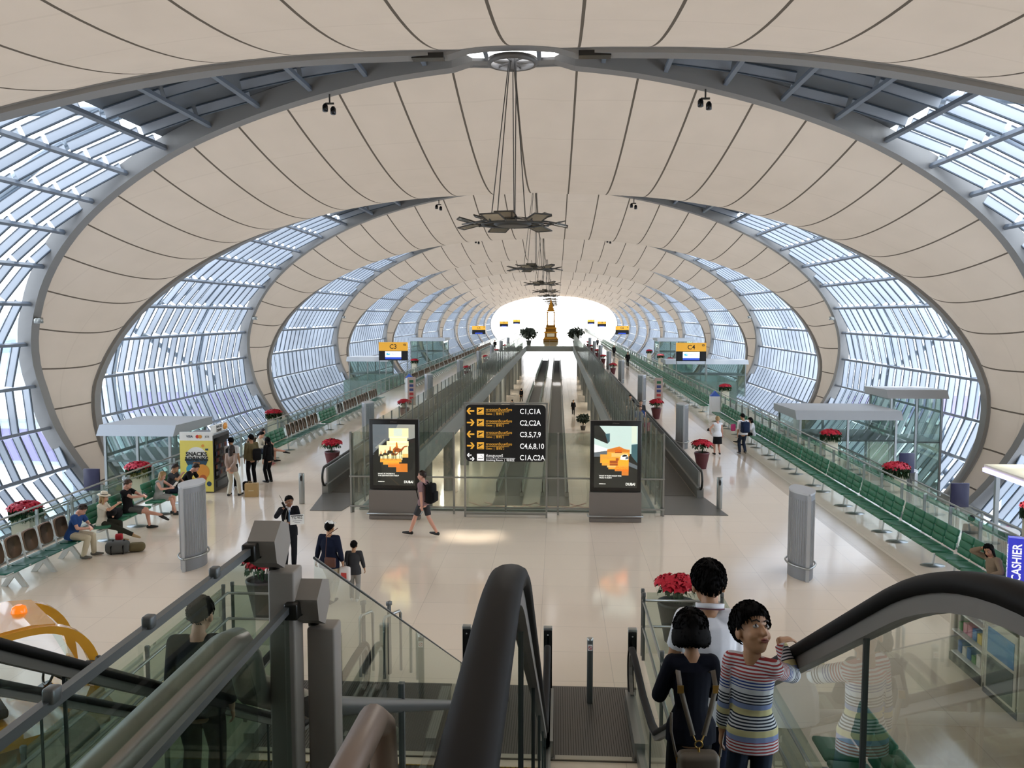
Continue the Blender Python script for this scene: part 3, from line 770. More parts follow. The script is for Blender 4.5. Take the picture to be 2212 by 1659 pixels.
rows = [(16.9, 'taupe', 5), (20.65, 'green', 4), (23.6, 'green', 4), (32.0, 'taupe', 2), (33.4, 'green', 5), (36.7, 'taupe', 5), (39.8, 'taupe', 3), (42.0, 'green', 5), (45.4, 'grey', 2), (46.8, 'taupe', 5), (50.0, 'taupe', 5), (53.2, 'taupe', 4)]
for i, (y, kd, n) in enumerate(rows):
    bench(kd, n, -10.1, y + n * PIT / 2, '%s bench in the left-hand row, %s from the near end' % ({'taupe': 'brown-backed green', 'green': 'green padded', 'grey': 'grey-backed green'}[kd], ordinal(i)), 'benches in the left-hand row')
y = 66
i = len(rows)
while y < 150:
    bench('taupe', 5, -10.1, y + 1.5, 'brown-backed green bench in the left-hand row, %s from the near end' % ordinal(i), 'benches in the left-hand row', True); y += 3.3; i += 1
# pair of benches on the floor right of the escalator
bench('green', 5, 5.0, 9.2, 'green padded bench seen from above behind the right escalator glass', None); 
bench('green', 3, 5.0, 6.2, 'short green padded bench nearest the camera behind the right escalator glass', None)

# ================================================================ air-supply columns
COLF = mat('perforated_column', '#85878a', .45, .35); COLE = mat('column_edge', '#b4b6b8', .35, .3)
def column(x, y, label, grp, detail=True):
    t = thing('air_column', label, 'air column', (x, y, 0), 0, grp); N = 18; hl, hw, h = .55, .24, 1.9
    def lens(sc=1): return [(hw * sc * math.cos(a) * (1 if True else 0), hl * sc * math.sin(a)) for a in [2 * math.pi * i / (2 * N) for i in range(2 * N)]]
    def lens2(sc=1):
        P = []
        for i in range(N + 1): v = -1 + 2 * i / N; P.append((hw * sc * (1 - v * v) + .02, v * hl * sc))
        for i in range(N + 1): v = 1 - 2 * i / N; P.append((-hw * sc * (1 - v * v) - .02, v * hl * sc))
        return P
    b = MB(); b.prism(lens2(), .0, h, 'z', COLF, True)
    for k in range(-9, 10):
        v = k / 10; b.box((hw * (1 - v * v) + .022, v * hl, h / 2 + .12), (.008, .012, h - .5), COLE); b.box((-hw * (1 - v * v) - .022, v * hl, h / 2 + .12), (.008, .012, h - .5), COLE)
    b.build('body', parent=t)
    b = MB(); b.prism(lens2(1.04), h, h + .04, 'z', COLE); b.build('top_cap', parent=t)
    for s in (-1, 1):
        b = MB(); b.box((0, s * (hl + .01), h / 2), (.07, .05, h), COLE); b.build('end_strip', parent=t)
    b = MB(); P = [(p[0] * 1.18, p[1] * 1.1, .3) for p in lens2()]; b.tube(P + P[:1], .022, 6, STEEL); b.build('bumper_rail', parent=t)
    return t
ys = [19.1, 37.5, 55.5, 73.5, 91.5, 109.5, 127.5, 145.5]
c0 = None
for s, nm in ((-1, 'left'), (1, 'right')):
    for i, y in enumerate(ys):
        lb = 'grey lens-shaped air column in the %s walkway, %s from the near end' % (nm, ordinal(i))
        if c0 is None: c0 = column(-6.93, y, lb, 'air columns along the deck')
        else: copy_tree(c0, (s * 6.93, y, 0), label=lb, rz=R(180) if s > 0 else 0)
for s, nm in ((-1, 'left'), (1, 'right')):
    for i, (x, y) in enumerate(((15.3, 34), (14.2, 24.5), (12.6, 47)) if s > 0 else ((14.5, 31), (14.4, 46))):
        copy_tree(c0, (s * x, y, -2.2 + .01), label='grey lens-shaped air column on the %s gate ramp beyond the glass, %s listed from the far side inwards' % (nm, ordinal(i)) if 0 else 'grey air column on the %s gate ramp, %s' % (nm, ('beside the tall planters', 'closest to the shop canopy', 'farther up the ramp')[i]), group='air columns on the gate ramps')

# ================================================================ poinsettias
RED = mat('poinsettia_red', '#c0122e', .55, noise=.35, nscale=30); LEAF = mat('leaf_green', '#2c4a2a', .6, noise=.3, nscale=20); POT = mat('maroon_pot', '#581f28', .4); POTD = mat('dark_pot', '#3c3735', .5); SOIL = mat('soil', '#2a211b', .9)
PLM = mat('cream_planter', '#cfc8b2', .5)
def flowers(rnd, r, z0, h, n=130, size=.11, up=.5):
    red = MB(); gr = MB(); st = MB()
    for i in range(n):
        a = rnd.uniform(0, 6.283); q = math.sqrt(rnd.random()); x, y = r * q * math.cos(a), r * q * math.sin(a)
        z = z0 + h * (1 - .55 * q * q) + rnd.uniform(-.05, .03); nx, ny = q * math.cos(a) * .7, q * math.sin(a) * .7
        M = Matrix.Translation((x, y, z)) @ Vector((nx + rnd.uniform(-.3, .3), ny + rnd.uniform(-.3, .3), 1)).to_track_quat('Z', 'Y').to_matrix().to_4x4() @ Matrix.Rotation(rnd.uniform(0, 6), 4, 'Z')
        for k in range(5):
            b = 2 * math.pi * k / 5; L = size * rnd.uniform(.8, 1.15); w = L * .36; ca, sa = math.cos(b), math.sin(b)
            P = [(0, 0, 0), (ca * L * .5 - sa * w, sa * L * .5 + ca * w, .014), (ca * L, sa * L, -.02), (ca * L * .5 + sa * w, sa * L * .5 - ca * w, .014)]
            red.add(P, [(0, 1, 2, 3)], RED, True, M)
    for i in range(int(n * .8)):
        a = rnd.uniform(0, 6.283); q = rnd.uniform(.35, 1.02); x, y = r * q * math.cos(a), r * q * math.sin(a); z = z0 + rnd.uniform(-.05, h * .45)
        L = size * 1.1; M = Matrix.Translation((x, y, z)) @ Euler((rnd.uniform(-.9, .9), rnd.uniform(.3, 1.3), a)).to_matrix().to_4x4()
        gr.add([(0, 0, 0), (L * .5, L * .28, 0), (L, 0, -.01), (L * .5, -L * .28, 0)], [(0, 1, 2, 3)], LEAF, True, M)
    for i in range(22):
        a = rnd.uniform(0, 6.283); q = rnd.random(); st.tube([(.12 * q * math.cos(a), .12 * q * math.sin(a), z0 - .28), (r * .8 * q * math.cos(a), r * .8 * q * math.sin(a), z0 + h * .6)], .006, 4, LEAF)
    return red, gr, st
def poinsettia(name, label, loc, grp, potm=POT, r=.36, ph=.62, pr=.29, seed=1, tall=0, planter=False):
    rnd = random.Random(seed); t = thing(name, label, 'potted plant', loc, 0, grp)
    b = MB()
    if planter: b.prism([(-.26, -.26), (.26, -.26), (.26, .26), (-.26, .26)], 0, ph, 'z', PLM); b.box((0, 0, ph - .02), (.6, .6, .1), PLM); b.box((0, 0, .05), (.6, .6, .1), PLM)
    else: b.lathe([(pr * .6, 0), (pr * .98, ph - .06), (pr, ph - .05), (pr, ph), (pr * .9, ph), (pr * .88, ph - .06)], n=20, m=potm)
    b.build('planter' if planter else 'pot', parent=t)
    b = MB(); b.lathe([(.01, ph - .03), (pr * .9, ph - .05)], n=16, m=SOIL, cap=False); b.build('soil', parent=t)
    rd, gr, st = flowers(rnd, r, ph + (.14 if planter else .26) + tall, .2, 130 if not planter else 110)
    rd.build('flowers', parent=t); gr.build('leaves', parent=t)
    if not planter: st.build('stems', parent=t)
    if planter:
        s = MB()
        for i in range(260):
            a = rnd.uniform(0, 6.283); s.add([(.3 * math.cos(a), .3 * math.sin(a), ph + .1), (.42 * math.cos(a + .03), .42 * math.sin(a + .03), ph + rnd.uniform(-.2, .12)), (.43 * math.cos(a - .05), .43 * math.sin(a - .05), ph + rnd.uniform(-.2, .12))], [(0, 1, 2)], LEAF)
        s.build('fern_skirt', parent=t)
    return t
G = 'red poinsettias in pots on the deck'
p0 = poinsettia('potted_poinsettia', 'red poinsettia in a maroon pot beside the right walkway entry', (6.95, 32.4, 0), G, seed=1)
copy_tree(p0, (7.0, 47.9, 0), rz=1, label='red poinsettia in a maroon pot on the right, past the two standing travellers')
copy_tree(p0, (-7.06, 31.85, 0), rz=2, label='red poinsettia in a maroon pot beside the left walkway entry')
copy_tree(p0, (-7.06, 47.3, 0), rz=3, label='red poinsettia on the left just showing above the second air column')
for i, y in enumerate((84, 102, 118, 136, 154)): copy_tree(p0, (6.9, y, 0), rz=i, label='small distant poinsettia along the right void edge, %s beyond the pair of near ones' % ordinal(i))
for i, y in enumerate((79, 100, 118, 136)): copy_tree(p0, (-6.9, y, 0), rz=i + 2, label='small distant poinsettia along the left void edge, %s beyond the near ones' % ordinal(i))
poinsettia('potted_poinsettia', 'red poinsettia in a dark brown pot inside the right guard rail, beside the riders', (3.62, 15.0, 0), None, POTD, .36, .72, .34, 5)
poinsettia('potted_poinsettia', 'red poinsettia in a dark pot seen through the left guard glass', (-4.16, 15.9, 0), None, POTD, .36, .72, .34, 6)
G = 'poinsettias on cream planters beyond the glass'
pl = poinsettia('poinsettia_planter', 'poinsettia on a tall cream planter beyond the right glass, left of the two flight boards', (13.3, 37.5, -2.2), G, ph=2.7, pr=.28, seed=8, planter=True, r=.42)
copy_tree(pl, (12.9, 29.2, -2.2), label='poinsettia on a tall cream planter beyond the right glass, between the two round-topped columns')
copy_tree(pl, (14.3, 23.2, -2.2), label='poinsettia on a cream planter under the lit shop canopy at the right edge')
copy_tree(pl, (14.9, 48, -2.2), label='poinsettia on a cream planter near the first flat-roofed right kiosk')
copy_tree(pl, (13.5, 62, -2.2), label='poinsettia on a cream planter right of the green glass tank screen')
for i, y in enumerate((96, 105, 118)): copy_tree(pl, (14, y, -2.0), label='tiny distant planter poinsettia near the right gate sign, %s' % ('left one', 'middle one', 'right one')[2 - i])
copy_tree(pl, (-13.1, 19.9, -2.5), label='poinsettia on a planter at the left picture edge behind the brown seats')
copy_tree(pl, (-13.2, 22.6, -2.4), label='poinsettia on a planter behind the man in blue and the lady in the hat')
copy_tree(pl, (-13.2, 29.0, -2.4), label='poinsettia on a planter behind the blonde reader, left of the vending machine')
copy_tree(pl, (-13.4, 44, -2.2), label='poinsettia on a planter beyond the left glass behind the brown seats')
copy_tree(pl, (-14, 92, -2.0), label='tiny distant planter poinsettia near the left gate sign')

# ================================================================ signs
SIGNB = mat('sign_black', '#131417', .4); SIGNY = mat('sign_yellow', '#e0a63a', .5, emit=.25); LETW = mat('sign_white', '#e6e6e6', .5, emit=.35); LETD = mat('sign_dark', '#1a1712', .5)
SCRW = mat('screen_white', '#e4eef2', .4, emit=.7); SCRB = mat('screen_blue', '#2440a8', .4, emit=.6); SCRC = mat('screen_cyan', '#3c9ccc', .4, emit=.6)
def arrow(mb, x, z, s, m, k=1, y=0):
    d = -1 if s < 0 else 1
    mb.prism([(x - d * .085 * k, z - .018 * k), (x + d * .03 * k, z - .018 * k), (x + d * .03 * k, z + .018 * k), (x - d * .085 * k, z + .018 * k)], y - .004, y, 'y', m)
    for q in (-1, 1): mb.prism([(x + d * .09 * k, z), (x + d * .045 * k, z), (x - d * .01 * k, z + q * .075 * k), (x + d * .035 * k, z + q * .075 * k)], y - .005, y, 'y', m)
t = thing('direction_sign', 'black gate direction sign with yellow arrows standing before the void', 'sign', (.02, 24.2, 0))
SW, SZ0, SZ1 = 2.32, 1.62, 3.29
b = MB(); r = .12; cx = SW / 2 - .02
P = [(cx - r + r * math.cos(a), SZ1 - .04 - r + r * math.sin(a)) for a in [i * math.pi / 8 for i in range(5)]] + [(-cx + r - r * math.cos(a), SZ1 - .04 - r + r * math.sin(a)) for a in [(4 - i) * math.pi / 8 for i in range(5)]]
P += [(-cx + r - r * math.cos(a), SZ0 + r - r * math.sin(a)) for a in [i * math.pi / 8 for i in range(5)]] + [(cx - r + r * math.cos(a), SZ0 + r - r * math.sin(a)) for a in [(4 - i) * math.pi / 8 for i in range(5)]]
b.prism(P, -.05, .05, 'y', SIGNB); b.build('panel', parent=t)
for s in (-1, 1):
    b = MB(); b.box((s * (SW / 2 + .01), 0, SZ1 / 2), (.05, .06, SZ1), STEEL); b.build('post', parent=t)
b = MB(); b.box((0, 0, SZ1), (SW + .08, .08, .04), STEEL); b.tube([(-SW / 2, -.06, .13), (SW / 2, -.06, .13)], .03, 8, STEEL); b.box((0, 0, .1), (SW, .12, .05), STEEL); b.build('crossbar', parent=t)
b = MB(); b.quad((-SW / 2 + .03, .0, .14), (SW / 2 - .03, .0, .14), (SW / 2 - .03, .0, SZ0), (-SW / 2 + .03, .0, SZ0), GLASS); b.build('glass_panel', parent=t)
rowsz = [SZ1 - .04 - .18 - i * .332 for i in range(5)]
codes = ['C1,C1A', 'C2,C2A', 'C3,5,7,9', 'C4,6,8,10', 'C1A,C2A']
ic = MB()
for i, z in enumerate(rowsz):
    m = SIGNY if i < 4 else LETW
    if i < 4: arrow(ic, -1.0, z, -1 if i % 2 == 0 else 1, m, 1.25, -.052)
    else: arrow(ic, -1.04, z + .06, -1, m, .75, -.052); arrow(ic, -.96, z - .05, 1, m, .75, -.052)
    ic.rbox((-.72, -.052, z), (.2, .012, .2), .025, m)
    if i < 4:
        ic.prism([(-.79, z - .02), (-.765, z - .035), (-.66, z + .035), (-.65, z + .055), (-.675, z + .055), (-.71, z + .035), (-.77, z + .05), (-.79, z + .045), (-.745, z + .01), (-.775, z + .0)], -.064, -.058, 'y', SIGNB); ic.box((-.72, -.06, z - .07), (.12, .008, .01), SIGNB)
    else:
        ic.box((-.72, -.06, z - .03), (.14, .008, .018), SIGNB); ic.box((-.64, -.06, z - .01), (.008, .008, .05), SIGNB); ic.tube([(-.65, -.06, z + .02), (-.69, -.06, z + .05), (-.72, -.06, z + .045)], .004, 4, SIGNB)
    ic.box((-.565 + (.33 if i < 4 else .42), -.052, z - .02), (.66 if i < 4 else .84, .008, .008), m)
    th = 'ทางออกขึ้นเครื่อง' if i < 4 else 'ห้องสูบบุหรี่'
    text(th, .1, m, t, (-.565, -.054, z + .04), name='thai_lettering', sx=1.08)
    text('Gates  |  登机门' if i < 4 else 'Smoking Room  |  吸烟室', .082, m, t, (-.565, -.054, z - .08), name='small_lettering', sx=.95)
    text(codes[i], .21, LETW, t, (.4, -.054, z - .01), name='gate_lettering', sx=.86, bold=.002)
ic.build('arrows_and_icons', parent=t)
def gate_sign(txt, x, y, side, k=1, z1=3.45):
    t = thing('gate_sign', 'yellow and black gate sign %s with a screen below' % txt, 'sign', (x, y, 0), 0, 'gate signs'); w = 2.6 * k
    b = MB(); b.box((0, 0, z1 - .38), (w, .2, .76), SIGNY); b.build('header', parent=t)
    b = MB(); b.box((0, 0, z1 - 1.19), (w, .2, .86), SIGNB); b.build('screen_housing', parent=t)
    b = MB(); b.box((0, -.104, z1 - 1.07), (w * .56, .01, .52), SCRW if y < 100 else SIGNB); b.box((0, -.106, z1 - 1.43), (w * .56, .01, .18), SCRB); b.build('screen', parent=t)
    if y < 100:
        b = MB(); b.ball((-w * .17, -.112, z1 - 1.05), (.2, .01, .1), SCRC); b.box((-w * .14, -.12, z1 - 1.02), (.22, .006, .03), SCRW, rot=(0, 20, 0)); b.build('screen_emblem', parent=t)
        text('AOT', .24, SCRB, t, (-.1, -.112, z1 - 1.06), name='screen_lettering')
    text(txt, .56, LETD, t, (0, -.104, z1 - .4), align='CENTER', name='gate_lettering', bold=.006)
    b = MB(); b.box((w * .4, -.104, z1 - .22), (.2, .01, .16), LETD); b.box((w * .4, -.11, z1 - .22), (.12, .008, .05), SIGNY, rot=(0, -25, 0)); b.build('plane_icon', parent=t)
    for s in (-1, 1):
        b = MB(); b.box((s * (w / 2 - .04), 0, (z1 - 1.6 - 2.2) / 2), (.07, .07, z1 - 1.6 + 2.2), STEEL); b.build('post', parent=t)
for a, b_, y, x in (('C3', 'C4', 76, 13.2), ('C5', 'C6', 168, 14.0), ('C7', 'C8', 255, 14.5), ('C9', 'C10', 312, 13.5)):
    gate_sign(a, -x, y, -1, z1=3.35 + .003 * (y - 76)); gate_sign(b_, x, y, 1, z1=3.35 + .003 * (y - 76))

# ================================================================ poster light boxes
def grad_mat(name, stops, axis='Z', emit=1.0):
    m = bpy.data.materials.new(name); m.use_nodes = True; nt = m.node_tree; b = nt.nodes['Principled BSDF']
    tc = nt.nodes.new('ShaderNodeTexCoord'); sp = nt.nodes.new('ShaderNodeSeparateXYZ'); nt.links.new(tc.outputs['Generated'], sp.inputs[0])
    rp = nt.nodes.new('ShaderNodeValToRGB'); nt.links.new(sp.outputs[axis], rp.inputs[0])
    e = rp.color_ramp.elements; e[0].position, e[0].color = stops[0][0], lin(stops[0][1]); e[1].position, e[1].color = stops[-1][0], lin(stops[-1][1])
    for p, c in stops[1:-1]: k = e.new(p); k.color = lin(c)
    nt.links.new(rp.outputs[0], b.inputs['Base Color']); nt.links.new(rp.outputs[0], b.inputs['Emission Color']); b.inputs['Emission Strength'].default_value = emit
    return m
PB = mat('poster_frame_black', '#151412', .35); PG = mat('poster_base_grey', '#7b7570', .5)
def poly(mb, pts, y, m): mb.add([(x, y, z) for x, z in pts], [tuple(range(len(pts)))], m)
def rect(mb, x0, z0, x1, z1, y, m): poly(mb, [(x0, z0), (x1, z0), (x1, z1), (x0, z1)], y, m)
PO = {k: mat('print_' + k, c, .5, emit=.55) for k, c in dict(dark='#24241f', brown='#3b3325', grey='#8d8e86', slate='#5d6468', cream='#e6dfae', pale='#ccd6c4', gold='#d99a3a', orange='#c9762a', sand='#e8b566', rust='#9a4f22', black='#161513', white='#f4f4ea', teal='#3e5d62', sky='#bcd0c8').items()}
def poster(x, y, label, kind):
    t = thing('poster_light_box', label, 'poster', (x, y, 0)); w = 1.42; z0, z1 = .86, 2.86
    b = MB(); b.rbox((0, 0, (z0 + z1) / 2), (w, .16, z1 - z0), .02, PB); b.build('frame', parent=t)
    b = MB(); b.box((0, 0, .48), (w + .03, .22, .72), PG); b.box((0, 0, .06), (w + .03, .24, .1), PG); b.build('base', parent=t)
    b = MB(); b.tube([(-w / 2 - .06, .1, .18), (-w / 2 - .06, -.18, .18), (w / 2 + .06, -.18, .18), (w / 2 + .06, .1, .18)], .02, 6, STEEL); b.build('bumper_rail', parent=t)
    a0, a1, c0, c1 = -.6, .6, .98, 2.72; p = MB(); Y = -.085
    def U(u): return a0 + (a1 - a0) * u
    def V(v): return c0 + (c1 - c0) * v
    def rc(u0, v0, u1, v1, m, l): rect(p, U(u0), V(v0), U(u1), V(v1), Y - .0015 * l, PO[m])
    def pl_(pts, m, l): poly(p, [(U(a), V(b_)) for a, b_ in pts], Y - .0015 * l, PO[m])
    rc(0, 0, 1, 1, 'dark', 0)
    if kind == 'camel':
        pl_([(0, .5), (0, 1), (1, 1), (1, .78), (.7, .72), (.4, .62)], 'slate', 1); pl_([(.4, .7), (.6, 1), (1, 1), (1, .78)], 'grey', 2); pl_([(0, .52), (.3, .72), (.5, .8), (.5, .76), (.1, .5)], 'dark', 2); pl_([(.05, .62), (.3, .77), (.3, .75), (.1, .6)], 'grey', 3)
        for r_ in ((.38, .78, .85, .94), (.4, .7, .82, .8), (.33, .65, .85, .73), (.14, .48, .84, .66), (.17, .42, .7, .5)): rc(*r_, 'cream', 3)
        for r_ in ((.17, .38, .68, .44), (.24, .34, .62, .4)): rc(*r_, 'gold', 4)
        for r_ in ((.36, .30, .62, .36), (.55, .22, .82, .36)): rc(*r_, 'orange', 4)
        rc(.7, .46, .84, .52, 'sand', 4); rc(.5, .81, .7, .93, 'pale', 4)
        # camels
        def camel(u, v, k, m='rust'):
            pl_([(u - .11 * k, v), (u - .1 * k, v + .05 * k), (u - .03 * k, v + .09 * k), (u + .04 * k, v + .06 * k), (u + .09 * k, v + .05 * k), (u + .17 * k, v + .1 * k), (u + .25 * k, v + .105 * k), (u + .25 * k, v + .09 * k), (u + .17 * k, v + .075 * k), (u + .1 * k, v)], m, 5)
            for q in (-.1, -.06, .05, .09): pl_([(u + q * k, v + .02), (u + (q + .02) * k, v + .02), (u + (q + .012) * k, v - .11 * k), (u + (q + .002) * k, v - .11 * k)], 'brown', 6)
            pl_([(u - .04 * k, v + .07 * k), (u + .02 * k, v + .07 * k), (u + .0 * k, v + .16 * k), (u - .025 * k, v + .16 * k)], 'orange', 6)
        camel(.58, .55, 1.0); camel(.42, .52, .75, 'brown'); camel(.3, .49, .6, 'brown'); camel(.2, .48, .5, 'brown'); camel(.5, .49, .6, 'rust')
        pl_([(.6, .0), (.64, 0), (.3, .2), (.28, .2)], 'brown', 1)
    else:
        rc(0, .45, 1, 1, 'sky', 1); rc(.86, .72, .98, 1, 'pale', 2); pl_([(0, .55), (.0, .7), (.35, .62), (.5, .6), (.5, .5)], 'white', 2)
        pl_([(0, 1), (.12, 1), (.33, .82), (.31, .71), (0, .8)], 'dark', 3); pl_([(.25, .87), (.36, .88), (.36, .75), (.32, .72)], 'teal', 4)
        rc(0, .0, 1, .55, 'dark', 2); pl_([(.86, .52), (.86, .7), (1, .71), (1, .4)], 'teal', 4); pl_([(0, .57), (.3, .6), (.3, .5), (0, .5)], 'slate', 4)
        pl_([(.78, .36), (1, .3), (1, .36), (.8, .42)], 'slate', 4)
        for r_ in ((.3, .52, .82, .62), (.14, .4, .8, .54), (.18, .36, .8, .46), (.33, .30, .8, .4)): rc(*r_, 'gold', 5)
        pl_([(.3, .62), (.42, .64), (.58, .67), (.7, .63), (.82, .61), (.82, .58), (.3, .58)], 'orange', 6)
        for r_ in ((.48, .27, .8, .34), (.64, .2, .8, .3)): rc(*r_, 'orange', 5)
        rc(.48, .56, .64, .62, 'rust', 6); rc(.36, .36, .55, .44, 'rust', 6); rc(.36, .39, .55, .40, 'orange', 7); rc(.5, .44, .57, .48, 'rust', 7); rc(.3, .33, .5, .36, 'sand', 7); rc(.4, .5, .78, .56, 'sand', 6)
        pl_([(.6, .46), (.62, .52), (.7, .545), (.78, .53), (.8, .47), (.76, .45)], 'white', 8); pl_([(.64, .52), (.7, .54), (.76, .53), (.76, .51), (.66, .5)], 'black', 9); pl_([(.72, .46), (.8, .47), (.79, .51), (.73, .5)], 'slate', 9)
    p.build('poster_print', parent=t)
    g = MB(); g.quad((a0, Y - .02, c0), (a1, Y - .02, c0), (a1, Y - .02, c1), (a0, Y - .02, c1), glass('poster_glass_' + kind, '#f4f4f4', .03)); g.build('cover_glass', parent=t)
    l1, l2 = ('WHAT IF THE RIDE IS', 'THE DESTINATION ITSELF?') if kind == 'camel' else ('WHAT IF RUSH HOUR WAS', 'TRULY A RUSH?')
    for tx, z, sz, nm in ((l1, c0 + .335, .05, 'slogan'), (l2, c0 + .28, .05, 'slogan'), ('visitdubai.com', c0 + .11, .032, 'web_lettering')): text(tx, sz, PO['white'], t, (a0 + .14, Y - .016, z), name=nm, bold=.0012)
    text('DUBAI', .1, PO['white'], t, (a1 - .32, Y - .016, c0 + .1), name='logo_lettering', bold=.003, sx=.9)
    text('JCDecaux', .045, PG, t, (0, Y + .002, z1 - .07), align='CENTER', name='maker_lettering')
poster(-3.12, 23.85, 'black framed poster light box showing camel riders', 'camel')
poster(3.12, 23.85, 'black framed poster light box showing a car on orange sand', 'car')

# ================================================================ vending machine, kiosks, shop
t = thing('vending_machine', 'yellow snack and drink vending machine beside the left benches', 'vending machine', (-10.25, 27.75, 0))
VY = mat('vend_yellow', '#e6d669', .45); b = MB(); b.box((0, 0, .95), (1.1, 1.4, 1.86), mat('vend_body', '#41403e', .4)); b.build('cabinet', parent=t)
b = MB(); rect(b, -.55, .04, .55, 1.72, -.706, VY); rect(b, -.55, 1.72, .55, 1.98, -.706, WHITE); b.box((0, -.66, 1.92), (1.1, .08, .14), WHITE)
def disc(mb, x, z, r, y, m, a0=0, a1=360, n=28): poly(mb, [(x + r * math.cos(R(a0 + (a1 - a0) * i / n)), z + r * math.sin(R(a0 + (a1 - a0) * i / n))) for i in range(n if a1 - a0 == 360 else n + 1)], y, m)
vn, vo, vc = mat('vend_navy', '#27455c', .5), mat('vend_orange', '#e0963a', .5), mat('vend_cyan', '#3f9fc0', .5)
disc(b, 0, 1.15, .36, -.708, WHITE); disc(b, 0, 1.13, .37, -.71, vn, 180, 360); disc(b, -.2, .78, .15, -.712, vc); disc(b, .18, .7, .24, -.712, vo); disc(b, .2, .48, .12, -.713, mat('vend_brick', '#b5592a', .5)); disc(b, -.2, .42, .1, -.713, vo); disc(b, -.2, .42, .08, -.714, VY); disc(b, .4, .3, .08, -.713, vn)
disc(b, .22, 1.55, .05, -.712, vo); rect(b, .3, 1.4, .4, 1.46, -.712, vn)
disc(b, .05, 1.85, .06, -.712, mat('card_red', '#cc3322', .5)); disc(b, .14, 1.85, .06, -.713, vo); b.build('side_graphic', parent=t)
text('SNACKS', .19, LETD, t, (0, -.716, 1.27), align='CENTER', bold=.006, name='side_lettering'); text('&DRINKS', .19, LETD, t, (0, -.716, 1.11), align='CENTER', bold=.006, name='side_lettering')
text('VISA', .11, vn, t, (-.32, -.716, 1.85), name='card_lettering', bold=.002); text('JCB', .09, LETD, t, (.3, -.716, 1.85), name='card_lettering'); text('VBOX', .09, vo, t, (0, -.716, .98), align='CENTER', name='side_lettering')
text('fresh snacks', .05, WHITE, t, (.18, -.716, .72), align='CENTER', name='side_lettering') if 0 else None
b = MB(); b.box((.56, 0, 1.1), (.03, 1.2, 1.35), BLACKG)
rnd = random.Random(4)
for z in (.6, .82, 1.04, 1.26, 1.48):
    for k in range(9): b.box((.58, -.5 + k * .1, z), (.02, .07, .13), mat('snack_%d' % ((k * 3 + int(z * 10)) % 5), ['#4d2430', '#6d7077', '#2f3b52', '#8a4b35', '#3c3c3c'][(k * 3 + int(z * 10)) % 5], .4))
b.build('display_window', parent=t)
b = MB(); b.box((.59, .52, 1.2), (.02, .03, .8), mat('led_strip', '#cfe0ff', .4, emit=2.5)); b.build('light_strip', parent=t)
b = MB(); b.box((.57, 0, .25), (.04, 1.0, .22), STEELD); b.build('delivery_flap', parent=t)
b = MB(); b.box((.5, 0, 2.06), (.06, 1.3, .26), WHITE); b.ball((.54, .4, 2.06), (.03, .18, .11), vo); b.build('top_header', parent=t)
text('SNACKS', .13, LETD, t, (.535, -.1, 2.11), rot=(90, 0, 90), align='CENTER', bold=.004, name='header_lettering'); text('DRINKS', .13, LETD, t, (.535, -.1, 1.99), rot=(90, 0, 90), align='CENTER', bold=.004, name='header_lettering')

ROOFM = mat('kiosk_roof', '#a3a6a8', .55, .1)
def kiosk(label, x, y, z0, w, d, h, grp='glass kiosks with flat roofs'):
    t = thing('glass_kiosk', label, 'kiosk', (x, y, z0), 0, grp)
    b = MB(); b.prism([(-d / 2, h), (d / 2, h), (d / 2, h + .35), (-d / 2 + .3, h + .42)], -w / 2, w / 2, 'x', ROOFM); b.build('roof', parent=t)
    g = MB(); a, c = w / 2 - .25, d / 2 - .25
    for p, q in (((-a, -c), (a, -c)), ((a, -c), (a, c)), ((-a, c), (a, c)), ((-a, -c), (-a, c))): g.quad((p[0], p[1], .05), (q[0], q[1], .05), (q[0], q[1], h), (p[0], p[1], h), GLASSG)
    g.build('glass_wall', parent=t)
    m = MB(); m.box((0, 0, h / 2), (.1, .1, h), STEEL); me = m.mesh('post')
    for px in (-a, 0, a):
        for py in (-c, c):
            o = bpy.data.objects.new('post', me); C.objects.link(o); o.parent = t; o.location = (px, py, 0)
    b = MB(); b.box((0, 0, h * .66), (w - .5, d - .5, .08), ROOFM); b.build('transom', parent=t)
    return t
kiosk('glass kiosk with flat grey roof behind the vending machine', -15.6, 35.5, -2.2, 3.2, 4, 3.1)
kiosk('glass kiosk with slatted grey roof on the right ramp, nearer one', 15.4, 43.5, -2.2, 5.0, 4.4, 3.0)
kiosk('glass kiosk with flat roof on the right ramp, directly against the slatted wall', 19.6, 45.5, -5.0, 3.0, 3.4, 6.6)
kiosk('small distant glass kiosk on the left below the far gate signs', -16.5, 120, -2.2, 5, 6, 4.4)
kiosk('small distant glass kiosk on the right below the far gate signs', 17.5, 120, -2.2, 5, 6, 4.4)
kiosk('distant flat-roofed glass kiosk left of the yellow C3 sign', -16.5, 82, -2.2, 4, 4, 3.6)
kiosk('distant flat-roofed glass kiosk right of the yellow C4 sign', 16, 86, -2.2, 8, 4, 3.2)
for s, nm in ((-1, 'left'), (1, 'right')):
    t = thing('smoke_screen', 'greenish patterned glass enclosure by the %s gate sign' % nm, 'glass enclosure', (s * 13.25, 68.5, -2.2)); g = MB()
    for p, q in (((-1.6, -4), (1.6, -4)), ((-1.6, -4), (-1.6, 4)), ((1.6, -4), (1.6, 4)), ((-1.6, 4), (1.6, 4))): g.quad((p[0], p[1], 1.4), (q[0], q[1], 1.4), (q[0], q[1], 3.0), (p[0], p[1], 3.0), MATS['tank_glass'] if 'tank_glass' in MATS else glass('tank_glass', '#c3d6cd', .1, .1, .6, .18))
    g.build('glass_wall', parent=t); b = MB(); b.box((0, 0, .7), (3.1, 7.9, 1.4), ROOFM); b.build('plinth', parent=t)
